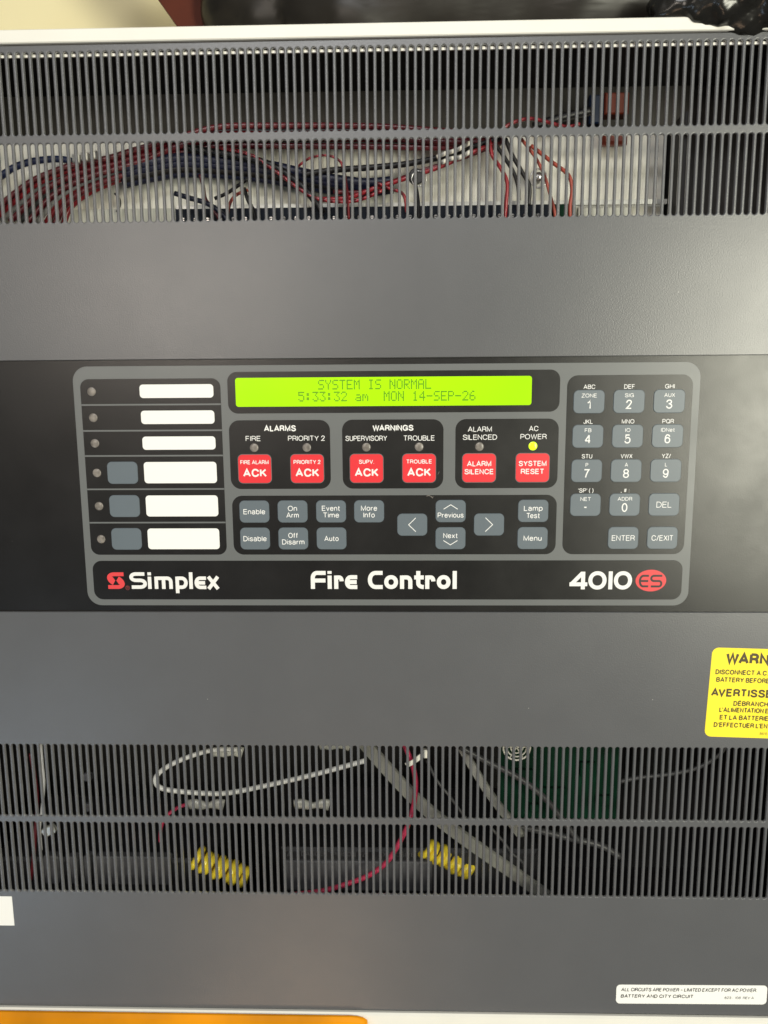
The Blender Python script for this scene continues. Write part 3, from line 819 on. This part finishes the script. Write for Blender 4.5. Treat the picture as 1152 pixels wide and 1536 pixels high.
# ================================================================== wires
WIRES = [
   ('wire', 'maroon', 1.7, 'topmost maroon wire in the bundle at the left of the upper vent', [(-227.3, 9.5, 153.3), (-201.0, 9.9, 172.1), (-183.5, 10.2, 179.4), (-170.1, 10.6, 183.2), (-154.9, 11.0, 185.6), (-139.7, 11.3, 189.7), (-113.1, 11.7, 196.7), (-90.5, 12.0, 201.7), (-56.9, 12.4, 202.0), (-5.0, 12.8, 201.0), (32.1, 13.1, 198.2), (69.0, 13.5, 195.0)], 'wires bundled behind the upper vent') ,
   ('wire', 'red', 1.7, 'topmost red wire in the bundle at the left of the upper vent', [(-224.8, 14.5, 153.9), (-200.7, 14.9, 171.9), (-183.8, 15.2, 179.3), (-170.2, 15.6, 183.4), (-155.1, 16.0, 186.0), (-139.9, 16.3, 190.2), (-114.6, 16.7, 195.4), (-91.8, 17.0, 199.5), (-57.8, 17.4, 199.1), (-5.2, 17.8, 199.0), (32.3, 18.1, 196.4), (67.6, 18.5, 194.2)], 'wires bundled behind the upper vent') ,
   ('wire', 'grey', 1.3, 'topmost grey wire in the bundle at the left of the upper vent', [(-222.2, 19.5, 154.6), (-200.3, 19.9, 171.7), (-184.1, 20.2, 179.2), (-170.4, 20.6, 183.5), (-155.3, 21.0, 186.5), (-140.1, 21.3, 190.7), (-116.1, 21.7, 194.0), (-93.0, 22.0, 197.1), (-58.7, 22.4, 197.5), (-5.4, 22.8, 197.0), (32.6, 23.1, 194.5), (66.7, 23.5, 194.0)], 'wires bundled behind the upper vent') ,
   ('wire', 'maroon', 1.7, 'second maroon wire from the top in the bundle at the left of the upper vent', [(-213.2, 12.0, 152.6), (-194.2, 12.4, 168.4), (-179.1, 12.7, 175.8), (-165.6, 13.1, 180.3), (-150.9, 13.5, 183.4), (-136.3, 13.8, 187.5), (-114.2, 14.2, 188.9), (-91.5, 14.5, 192.4), (-57.6, 14.9, 192.1), (-5.1, 15.3, 191.1), (32.2, 15.6, 190.1), (64.4, 16.0, 190.2)], 'wires bundled behind the upper vent') ,
   ('wire', 'charcoal', 1.7, 'only charcoal wire in the bundle sweeping up at the left of the upper vent', [(-210.5, 17.0, 153.3), (-193.8, 17.4, 168.2), (-179.4, 17.7, 175.7), (-165.7, 18.1, 180.4), (-151.1, 18.5, 183.8), (-136.4, 18.8, 188.0), (-115.2, 19.2, 197.1), (-92.3, 19.5, 201.4), (-58.2, 19.9, 201.1), (-5.2, 20.3, 201.0), (32.4, 20.6, 198.2), (68.4, 21.0, 195.5)], 'wires bundled behind the upper vent') ,
   ('wire', 'maroon', 1.7, 'third maroon wire from the top in the bundle at the left of the upper vent', [(-201.8, 9.5, 151.3), (-187.8, 9.9, 164.9), (-174.5, 10.2, 172.4), (-161.0, 10.6, 177.2), (-146.8, 11.0, 180.8), (-132.6, 11.3, 184.9), (-113.3, 11.7, 192.0), (-90.7, 12.0, 195.2), (-57.1, 12.4, 195.6), (-5.0, 12.8, 195.1), (32.1, 13.1, 192.5), (66.1, 13.5, 191.7)], 'wires bundled behind the upper vent') ,
   ('wire', 'grey', 1.3, 'second grey wire from the top in the bundle at the left of the upper vent', [(-199.1, 14.5, 152.0), (-187.3, 14.9, 164.7), (-174.7, 15.2, 172.2), (-161.1, 15.6, 177.3), (-146.9, 16.0, 181.1), (-132.8, 16.3, 185.4), (-114.8, 16.7, 190.6), (-92.0, 17.0, 194.3), (-58.0, 17.4, 194.0), (-5.2, 17.8, 193.0), (32.3, 18.1, 191.9), (65.3, 18.5, 191.5)], 'wires bundled behind the upper vent') ,
   ('wire', 'red', 1.7, 'second red wire from the top in the bundle at the left of the upper vent', [(-196.2, 19.5, 152.7), (-186.8, 19.9, 164.4), (-174.9, 20.2, 172.0), (-161.1, 20.6, 177.4), (-147.0, 21.0, 181.5), (-132.9, 21.3, 185.8), (-115.9, 21.7, 198.8), (-92.8, 22.0, 203.3), (-58.5, 22.4, 203.1), (-5.3, 22.8, 203.0), (32.5, 23.1, 199.9), (69.3, 23.5, 196.9)], 'wires bundled behind the upper vent') ,
   ('wire', 'maroon', 1.7, 'fourth maroon wire from the top in the bundle at the left of the upper vent', [(-187.7, 12.0, 150.7), (-180.9, 12.4, 161.2), (-170.1, 12.7, 168.7), (-156.5, 13.1, 174.2), (-142.8, 13.5, 178.5), (-129.2, 13.8, 182.7), (-114.0, 14.2, 193.7), (-91.3, 14.5, 197.1), (-57.5, 14.9, 197.6), (-5.1, 15.3, 197.1), (32.2, 15.6, 194.3), (66.9, 16.0, 193.1)], 'wires bundled behind the upper vent') ,
   ('wire', 'red', 1.7, 'third red wire from the top in the bundle at the left of the upper vent', [(-184.7, 17.0, 151.4), (-180.3, 17.4, 160.9), (-170.2, 17.7, 168.5), (-156.5, 18.1, 174.3), (-142.8, 18.5, 178.9), (-129.3, 18.8, 183.1), (-115.5, 19.2, 192.3), (-92.5, 19.5, 196.2), (-58.3, 19.9, 196.0), (-5.3, 20.3, 195.0), (32.4, 20.6, 193.6), (66.1, 21.0, 192.9)], 'wires bundled behind the upper vent') ,
   ('cable', 'navy', 2.9, 'top navy cable of the dark bundle behind the middle of the upper vent', [(-146.3, 12.5, 180.6), (-134.9, 12.9, 183.0), (-114.1, 13.2, 186.0), (-91.6, 13.6, 184.4), (-65.3, 14.0, 181.7), (-46.6, 14.4, 177.7), (-27.9, 14.8, 174.0), (-9.8, 15.1, 171.7), (6.0, 15.5, 172.7)], 'dark cables bundled behind the upper vent') ,
   ('cable', 'navy', 3.0, 'middle navy cable of the dark bundle behind the middle of the upper vent', [(-147.0, 14.0, 178.1), (-135.6, 14.4, 180.6), (-114.6, 14.8, 183.6), (-92.0, 15.1, 182.3), (-65.6, 15.5, 179.5), (-46.9, 15.9, 175.8), (-28.0, 16.2, 172.4), (-9.9, 16.6, 170.4), (6.0, 17.0, 171.7)], 'dark cables bundled behind the upper vent') ,
   ('cable', 'black', 3.0, 'lower black cable of the dark bundle behind the middle of the upper vent', [(-147.7, 15.5, 175.7), (-136.2, 15.9, 178.1), (-115.2, 16.2, 181.2), (-92.4, 16.6, 180.1), (-66.0, 17.0, 177.4), (-47.1, 17.4, 173.9), (-28.2, 17.8, 170.7), (-10.0, 18.1, 169.0), (5.9, 18.5, 170.6)], 'dark cables bundled behind the upper vent') ,
   ('cable', 'navy', 2.7, 'bottom navy cable of the dark bundle behind the middle of the upper vent', [(-148.4, 17.0, 173.5), (-136.9, 17.4, 176.0), (-115.7, 17.8, 179.1), (-92.9, 18.1, 178.3), (-66.3, 18.5, 175.5), (-47.4, 18.9, 172.2), (-28.4, 19.2, 169.3), (-10.1, 19.6, 167.9), (5.9, 20.0, 169.7)], 'dark cables bundled behind the upper vent') ,
   ('cable', 'black', 3.0, 'rear black cable of the dark bundle behind the middle of the upper vent', [(-148.7, 18.5, 177.9), (-137.1, 18.9, 180.4), (-115.9, 19.2, 183.4), (-93.1, 19.6, 182.2), (-66.4, 20.0, 179.5), (-47.5, 20.4, 175.8), (-28.4, 20.8, 172.5), (-10.1, 21.1, 170.7), (5.9, 21.5, 172.1)], 'dark cables bundled behind the upper vent') ,
   ('cable', 'blue', 1.9, 'dark blue cable arching at the far left of the upper vent', [(-225.3, 12.5, 172.0), (-215.5, 13.2, 178.5), (-209.9, 14.0, 182.2), (-200.4, 14.8, 185.5), (-189.1, 15.5, 187.0), (-179.9, 16.2, 186.7), (-168.9, 17.0, 183.9), (-154.1, 17.8, 178.8), (-143.1, 18.5, 175.3)], None) ,
   ('cable', 'black', 1.7, 'black cable rising to the right from the dark bundle to the red wires', [(-44.4, 11.5, 175.8), (-27.5, 11.7, 178.0), (-5.1, 11.8, 179.2), (13.5, 12.0, 180.8), (32.1, 12.2, 184.1), (48.7, 12.3, 188.8), (65.3, 12.5, 193.5)], None) ,
   ('cable', 'black', 2.0, 'black cable dropping diagonally left of the middle of the upper vent', [(-108.8, 8.5, 189.9), (-93.9, 8.5, 187.6), (-77.3, 8.5, 184.5), (-62.5, 8.5, 180.5), (-49.7, 8.5, 172.9), (-40.5, 8.5, 164.3), (-33.3, 8.5, 154.3)], None) ,
   ('wire', 'red', 1.0, 'shiny red wire running diagonally down to the terminal strip', [(-89.9, 7.5, 189.3), (-73.3, 7.5, 185.6), (-58.7, 7.5, 176.3), (-46.0, 7.5, 167.0), (-34.9, 7.5, 161.6), (-16.3, 7.5, 160.3), (0.5, 7.5, 166.0)], None) ,
   ('wire', 'red', 0.7, 'thin red wire looping in an arch over the dark cables', [(-47.5, 7.0, 178.1), (-43.7, 7.0, 181.2), (-38.8, 7.0, 183.6), (-30.7, 7.0, 184.5), (-24.1, 7.0, 182.0), (-21.2, 7.0, 176.4), (-19.5, 7.0, 164.4), (-19.0, 7.0, 150.3)], None) ,
   ('wire', 'red', 1.3, 'red wire rising right from the terminal strip to the vent bar', [(-38.8, 9.5, 162.1), (-20.1, 9.5, 162.5), (-5.1, 9.5, 167.3), (13.5, 9.5, 172.7), (32.0, 9.5, 178.4), (46.7, 9.5, 184.5), (63.1, 9.5, 190.5)], None) ,
   ('wire', 'maroon', 1.3, 'maroon wire running alongside the rising red wire', [(-27.7, 11.0, 166.2), (-10.8, 11.0, 166.0), (6.0, 11.0, 171.4), (24.6, 11.0, 177.5), (43.1, 11.0, 182.9), (62.2, 11.0, 189.6)], None) ,
   ('wire', 'red', 0.9, 'short red wire ending below the black disc', [(-4.2, 6.5, 170.1), (4.2, 6.5, 166.5), (10.5, 6.5, 164.3), (12.7, 6.5, 160.4), (13.4, 6.5, 154.0)], None) ,
   ('wire', 'black', 0.9, 'black wire hanging straight down from the black disc', [(17.9, 6.0, 170.0), (19.4, 6.0, 163.7), (20.1, 6.0, 156.6), (20.1, 6.0, 148.2)], None) ,
   ('wire', 'ivory', 1.2, 'upper strand of the white twisted pair in the upper vent', [(30.0, 6.0, 182.4), (34.7, 6.0, 184.4), (40.9, 6.0, 186.0), (48.2, 6.0, 189.7)], None) ,
   ('wire', 'ivory', 1.2, 'lower strand of the white twisted pair in the upper vent', [(32.6, 6.5, 179.7), (37.7, 6.5, 181.7), (42.8, 6.5, 182.3), (49.4, 6.5, 185.7)], None) ,
   ('wire', 'red', 1.1, 'red wire falling beside the two black wires at the terminal strip', [(58.5, 7.5, 192.7), (60.5, 7.5, 183.7), (65.7, 7.5, 176.0), (69.1, 7.5, 168.7), (68.6, 7.5, 158.1), (68.0, 7.5, 147.9)], None) ,
   ('wire', 'black', 1.1, 'left one of the two black wires curving left of the silver screw', [(62.0, 9.0, 190.0), (67.2, 9.0, 183.0), (72.5, 9.0, 175.0), (75.3, 9.0, 167.2), (75.8, 9.0, 160.2)], None) ,
   ('wire', 'black', 1.2, 'right one of the two black wires curving left of the silver screw', [(67.7, 8.0, 192.1), (71.5, 8.0, 183.7), (77.2, 8.0, 174.6), (81.4, 8.0, 166.9), (81.2, 8.0, 157.0)], None) ,
   ('wire', 'copper', 0.9, 'copper red wire passing in front of the silver screw', [(76.1, 6.0, 191.3), (84.0, 6.0, 181.6), (88.9, 6.0, 172.6), (92.1, 6.0, 163.5), (95.3, 6.0, 152.9), (95.9, 6.0, 147.3)], None) ,
   ('wire', 'copper', 1.1, 'copper red wire arching right of the silver screw', [(81.5, 7.0, 188.1), (93.3, 7.0, 179.3), (102.3, 7.0, 172.6), (104.7, 7.0, 164.9), (103.9, 7.0, 155.8), (104.5, 7.0, 147.4)], None) ,
   ('wire', 'red', 1.0, 'pink red wire arching across the upper row of slots at right', [(63.1, 9.5, 194.0), (68.5, 9.5, 199.0), (75.0, 9.5, 201.7), (81.9, 9.5, 202.6), (90.3, 9.5, 200.8), (101.3, 9.5, 198.2), (108.5, 9.5, 199.5)], None) ,
   ('cable', 'black', 2.4, 'black cable leading to the blue connector at upper right', [(84.7, 19.5, 201.6), (95.8, 20.2, 205.2), (107.1, 20.8, 208.0), (116.8, 21.5, 209.9)], None) ,
   ('wire', 'navy', 1.4, 'navy wire sagging to the left end of the terminal strip', [(-116.1, 6.5, 165.5), (-107.6, 6.5, 162.9), (-98.4, 6.5, 160.0), (-91.1, 6.5, 155.3), (-85.7, 6.5, 149.2)], None) ,
   ('wire', 'black', 0.6, 'thin black wire kinked beside the pale bracket at left', [(-153.9, 17.5, 168.6), (-151.4, 17.5, 165.7), (-151.2, 17.5, 162.1), (-153.4, 17.5, 158.4)], None) ,
   ('wire', 'black', 1.0, 'short black wire crossing below the dark cable bundle', [(-94.0, 7.5, 162.7), (-87.1, 7.5, 165.4), (-81.4, 7.5, 168.9), (-74.9, 7.5, 173.0)], None) ,
   ('wire', 'maroon', 1.0, 'maroon wire dropping from the dark bundle at left', [(-101.6, 7.0, 175.3), (-100.0, 7.0, 169.0), (-99.1, 7.0, 162.6), (-95.6, 7.0, 157.6), (-91.3, 7.0, 151.1)], None) ,
   ('wire', 'copper', 0.9, 'copper wire slanting left under the dark bundle', [(-75.0, 7.0, 166.9), (-81.4, 7.0, 164.5), (-85.4, 7.0, 159.9), (-87.6, 7.0, 151.1)], None) ,
   ('wire', 'black', 1.1, 'black wire hanging from the dark bundle to the strip', [(-77.1, 6.5, 167.9), (-75.1, 6.5, 161.5), (-72.3, 6.5, 156.1), (-71.0, 6.5, 149.3)], None) ,
   ('cable', 'white', 1.6, 'white cable bent in a long hairpin behind the lower vent', [(-96.7, 22.0, -172.9), (-110.0, 21.3, -172.6), (-123.0, 20.7, -175.6), (-137.4, 20.0, -181.3), (-147.1, 19.3, -187.5), (-150.3, 18.7, -192.8), (-147.2, 18.0, -197.5), (-137.5, 17.3, -199.4), (-116.6, 16.7, -200.7), (-101.2, 16.0, -199.7), (-77.1, 15.3, -194.1), (-46.8, 14.7, -186.2), (-13.4, 14.0, -176.1)], None) ,
   ('cable', 'pink', 1.7, 'pink red cable curving down past the right yellow sleeve', [(9.9, 12.0, -160.2), (12.8, 12.4, -168.0), (16.2, 12.7, -177.1), (18.3, 13.1, -188.6), (17.8, 13.5, -202.5), (14.4, 13.8, -217.5), (8.4, 14.2, -231.7), (-0.3, 14.5, -246.6), (-12.2, 14.9, -256.5), (-26.7, 15.3, -263.1), (-42.1, 15.6, -268.3), (-62.0, 16.0, -271.7)], None) ,
   ('wire', 'pink', 1.2, 'short pink wire joining the clear connector on the left', [(-152.7, 28.0, -241.9), (-150.9, 27.0, -230.6), (-145.7, 26.0, -221.4), (-138.0, 25.0, -215.5), (-130.0, 24.0, -212.0)], None) ,
   ('wire', 'white', 0.9, 'white wire hanging straight at the far left of the lower vent', [(-221.1, 14, -158.8), (-221.2, 14, -170.1), (-221.2, 14, -181.5), (-221.2, 14, -193.0), (-223.2, 14, -207.0), (-226.2, 14, -223.4), (-226.6, 14, -239.9)], None) ,
   ('wire', 'maroon', 1.3, 'maroon wire hanging beside the white wire at far left', [(-230.9, 19, -175.0), (-229.5, 19, -191.2), (-229.3, 19, -209.9), (-232.3, 19, -231.2), (-235.1, 19, -250.5), (-238.1, 19, -265.1)], None) ,
   ('cable', 'charcoal', 2.0, 'dark grey cable slanting down across the green board', [(47.4, 26, -172.2), (64.7, 26, -182.2), (86.5, 26, -194.1), (104.2, 26, -209.0), (117.7, 26, -226.8), (125.9, 26, -238.1)], None) ,
   ('cable', 'charcoal', 1.4, 'dark grey cable sagging at right of the green board', [(152.3, 30, -197.7), (165.2, 30, -194.8), (186.6, 30, -191.9), (203.5, 30, -187.1), (215.8, 30, -177.8), (220.4, 30, -169.5)], None) ,
   ('cable', 'charcoal', 2.2, 'dark grey cable running along below the vent bar at right', [(83.7, 32, -230.7), (101.5, 32, -234.4), (119.3, 32, -239.0), (141.6, 32, -244.6), (155.2, 32, -252.7)], None) ,
   ('wire', 'charcoal', 1.0, 'dark twisted wire left of the diagonal grey strap end', [(25.8, 24, -180.5), (32.3, 24, -194.4), (41.0, 24, -206.0), (48.5, 24, -216.7), (54.2, 24, -224.7)], None) ,
   ('wire', 'charcoal', 1.0, 'dark wire dangling below the vent bar past the grey strap', [(67.3, 24, -226.9), (76.2, 24, -237.3), (82.1, 24, -245.8), (89.6, 24, -252.9), (91.2, 24, -262.6)], None) ,
]
for name, colour, r, label, pts, group in WIRES:
    o = MB().sweep(spline(pts), circle(r, 10), upv=(0, -1, 0.05)).build(name, colour, None, True)
    tag(o, label, 'wire' if name == 'wire' else 'cable', group)

# ================================================================== inside the lower vent
def ribbon(name, pts, w, t, material, label, cat):
    o = MB().sweep(spline(pts, 8), [(-w / 2, -t / 2), (w / 2, -t / 2), (w / 2 - .6, t / 2), (-w / 2 + .6, t / 2)]).build(name, material)
    return tag(o, label, cat)
ribbon('flat_strap', [(-30, 24, -148), (-15.8, 21, -166), (17.1, 19, -203.9), (47.5, 21, -231.7), (89.3, 24, -264.6), (106, 24, -278), (118, 24, -292)], 9.0, 2.0, 'strap', 'wide grey strap running diagonally down behind the lower vent', 'strap')
ribbon('flat_strap', [(40, 50, -165), (54, 36, -187), (67, 27, -205.8), (78, 25, -220), (88, 30, -236), (94, 60, -252), (96, 100, -262)], 6.0, 2.0, 'strap', 'short grey strap slanting down just left of the green board', 'strap')

def sleeve(a, b, r, label):
    """a cord wound in a close coil round the line a-b"""
    a, b = Vector(a), Vector(b)
    t = (b - a).normalized()
    side = t.cross(Vector((0, -1, 0))).normalized()
    u = side.cross(t)
    ln = (b - a).length
    turns = ln / 4.7
    rnd = random.Random(int(abs(a.x)))
    ph = [rnd.uniform(0, 6.28) for _ in range(4)]
    n = int(turns * 18)
    pts = []
    for i in range(n + 1):
        an = 2 * math.pi * turns * i / n
        rr_ = r * (1 + 0.10 * math.sin(an * 0.37 + ph[0]) + 0.06 * math.sin(an * 1.21 + ph[1]))
        sl = ln * i / n + 0.7 * math.sin(an * 0.53 + ph[2])
        pts.append(a + t * sl + side * (rr_ * math.cos(an)) + u * (rr_ * math.sin(an)))
    m = MB()
    m.sweep(pts, [(2.3 * math.cos(2 * math.pi * q / 8), 2.3 * math.sin(2 * math.pi * q / 8)) for q in range(8)], upv=tuple(t))
    return tag(m.build('coiled_cord', 'yellow_vinyl', None, True), label, 'coiled cord', 'yellow coiled cords')
sleeve((-127, 20, -248.5), (-93, 22, -264), 5.6, 'bright yellow coiled cord left of the middle in the lower vent')
sleeve((25, 31, -246.3), (56.5, 33, -264.6), 5.0, 'dimmer yellow coiled cord beside the diagonal grey strap')

def spade(x, z, y, sx, label):
    """cloudy spade connector: pinched in the middle, flared at both ends"""
    def prof(t):
        w = 3.4 - 1.6 * math.exp(-((t - 0.55) / 0.13) ** 2) + (0.5 if t > 0.8 else 0)
        return [(w * math.cos(2 * math.pi * j / 12), 2.0 * math.sin(2 * math.pi * j / 12)) for j in range(12)]
    o = MB().sweep([(x + sx * (i / 10 - 0.5), y, z + 0.6 * math.sin(i)) for i in range(11)], prof).build('spade_connector', 'clear', None, True)
    return tag(o, label, 'connector', 'cloudy spade connectors')
spade(-119, -212.8, 24, 23, 'cloudy connector on the end of the short pink wire')
spade(-49.6, -213.4, 26, 23, 'cloudy connector standing alone in the middle of the lower vent')
spade(-104, -176.5, 25, 20, 'cloudy connector at the end of the white hairpin cable')
spade(-34, -172.0, 27, 20, 'cloudy connector at the top beside the wide grey strap')

gb = empty('green_board', (115, 46, -234), 'dark green circuit board behind the right of the lower vent', 'circuit board')
MB().box(75.5, 156, 45, 46.6, -233, -152).build('board', 'green', gb)
for i, (x, z, w, h) in enumerate(((92, -200, 12, 7), (112, -212, 16, 5), (134, -196, 10, 10), (146, -218, 9, 6), (100, -224, 8, 5))):
    MB().cbox(x - w / 2, x + w / 2, 41.5, 45, z - h / 2, z + h / 2, 0.5).build('chip', 'green', gb)
gr = empty('round_grille', (83.3, 24, -180), 'round light grey grille half hidden at the top of the lower vent', 'grille')
for r in (8.6, 6.2, 3.8):
    m = MB()
    m.sweep([(83.3 + r * math.cos(a * math.pi / 16), 22, -170.6 + r * math.sin(a * math.pi / 16)) for a in range(32)], circle(.62 if r > 8 else .5, 6), True)
    m.build('grille_ring', 'ivory', gr, smooth=True)
for a in (0, 60, 120):
    ca, sa = math.cos(math.radians(a)), math.sin(math.radians(a))
    MB().sweep([(83.3 - 8.4 * ca, 22.6, -170.6 - 8.4 * sa), (83.3 + 8.4 * ca, 22.6, -170.6 + 8.4 * sa)], circle(.5, 6)).build('grille_bar', 'ivory', gr, smooth=True)

bt = empty('battery', (-190, 60, -344), 'black battery with a light grey ridged cover at the lower left', 'battery', 'backup batteries')
MB().cbox(-268, -118, 29, 110, -344, -256, 2).build('case', 'battery', bt)
for xa, xb, zt in ((-233, -222, -252.5), (-216.5, -209.5, -253), (-205, -200.5, -252), (-197.5, -146, -252.5)):
    MB().slab(xa, xb, -273, zt, 1.8, 32, 26, 0.8).build('cover', 'battery_grey', bt)
bt = empty('battery', (0, 60, -344), 'black battery with raised warning letters behind the lower vent middle', 'battery', 'backup batteries')
MB().cbox(-72, 100, 29, 110, -344, -247, 2).build('case', 'battery', bt)
MB().slab(-69, 30, -276, -254.5, 1.0, 32, 26.5, 0.8).build('cover', 'battery_grey', bt)
for s, x, w in (('DANGER', -58, 17.5), ('POISON', -37, 15.5), ('EXPLOSIVE', -6, 24)):
    text(MB(), s, x, -250.6, 3.0, w, .13, 28.85, 'l').build('raised_letters', 'battery_grey', bt)
for x in (-65.5, -15.0):
    m = MB()
    draw(m, "-1.8,-1.5 0,1.7 1.8,-1.5 z|0,.6 0,-.4", lambda a, x=x: x + a, lambda b: -250.6 + b, .42, 28.85)
    m.build('hazard_triangle', 'battery_grey', bt)

# small clips and the cable tie
for x, z, lb in ((-190.8, -186.1, 'small grey clip, upper of the two near the left of the lower vent'), (-192.5, -207, 'small grey clip just above the vent bar at left')):
    tag(MB().slab(x - 2.6, x + 2.6, z - 3, z + 2.4, 1.6, 12, 9, 0.6).build('wire_clip', 'battery_grey'), lb, 'clip', 'grey wire clips')
tag(MB().slab(-223, -214, -227, -221, 1.4, 12, 9, 0.6).rotated(-219, -224, 28).build('wire_clip', 'clear'), 'pale clip on the white wire just under the vent bar at far left', 'clip', 'grey wire clips')
tie = empty('cable_tie', (20, 9, -176), 'white cable tie pinched round the pink cable', 'cable tie')
MB().sweep([(12.5, 8.6, -176.2), (17, 7.8, -173.5), (22, 8.2, -169.6)], [(-1.5, -.5), (1.5, -.5), (1.5, .5), (-1.5, .5)]).build('tie_band', 'ivory', tie)
MB().cbox(22, 26, 6.5, 10, -170.8, -165.4, 0.6).build('tie_head', 'ivory', tie)

# ================================================================== on top of the cabinet
def blob(m, centre, rad, sub, amp, wave, seed, zmin=None, power=0.75):
    """crumpled film: a rounded body folded along many random straight creases"""
    rnd = random.Random(seed)
    folds = []
    for k in range(11):
        d = Vector((rnd.uniform(-1, 1), rnd.uniform(-.7, .7), rnd.uniform(-1, 1))).normalized()
        w = wave * rnd.uniform(0.45, 1.6)
        folds.append((d / w, rnd.random(), w / wave))
    bm = bmesh.new()
    bmesh.ops.create_icosphere(bm, subdivisions=sub, radius=1.0)
    for v in bm.verts:
        d = v.co.copy()
        q = Vector([math.copysign(abs(a) ** power, a) for a in d])
        p = Vector((q.x * rad[0], q.y * rad[1], q.z * rad[2]))
        wob = noise.noise(p * 0.02 + Vector((seed, 0, 0))) * 0.6
        s = 0.0
        for f, ph, g in folds:
            x = (p.dot(f) + ph + wob) % 1.0
            s += (abs(x - 0.5) * 4 - 1) * g
        p += d * (s * amp / 4)
        p += Vector(centre)
        if zmin is not None and p.z < zmin:
            p.z = zmin + (p.z - zmin) * 0.02
        v.co = p
    bm.verts.index_update()
    vs = [tuple(v.co) for v in bm.verts]
    fs = [tuple(v.index for v in f.verts) for f in bm.faces]
    bm.free()
    return m.add(vs, fs)
bag = empty('plastic_bag', (90, 80, 248), 'crumpled shiny black plastic bag lying on top of the cabinet', 'bag')
blob(MB(), (102, 84, 290), (212, 60, 52), 6, 6.0, 95.0, 2, 248.4).build('bag_body', 'bag_soft', bag, True)
blob(MB(), (208, 8, 256), (66, 22, 16.8), 6, 2.4, 15.0, 5, None, 0.95).build('bag_fold', 'bag', bag, True)

m = MB().box(-9, 26, 78, 92, -60, 90)
m.rotated(0, 0, 33)
m.v = [(x - 130.5, y, z + 292) for x, y, z in m.v]
m.v = [(x, y, max(z, 248.2)) for x, y, z in m.v]
tag(m.build('leaning_board', 'brown'), 'red brown board leaning behind the black bag on the cabinet', 'board')

# ================================================================== orange tray at the lower left
ob = empty('orange_tray', (-160, -60, -460), 'orange plastic tray standing below the cabinet at lower left', 'tray')
m = MB()
loops = []
for x, g in ((-330, 4), (-328, 1), (-320, 0), (-60, 0), (-24, 0), (-19.5, 0.8), (-16.2, 2.6), (-14.2, 6.0)):
    prof = [(-2.9, -344.0 - g * .5), (-3.4, -343.4 - g * .55), (-4.4, -343.7 - g * .6), (-6.0, -346.0 - g * .4), (-10, -365), (-16, -410), (-18, -470), (-2.9, -470)]
    loops.append([(x + (0.22 * (-342 - z_) if z_ > -366 else 5.5) * (x > -100), y_, z_) for y_, z_ in prof])
m.stack(loops, True)
m.build('tray_body', 'orange', ob)
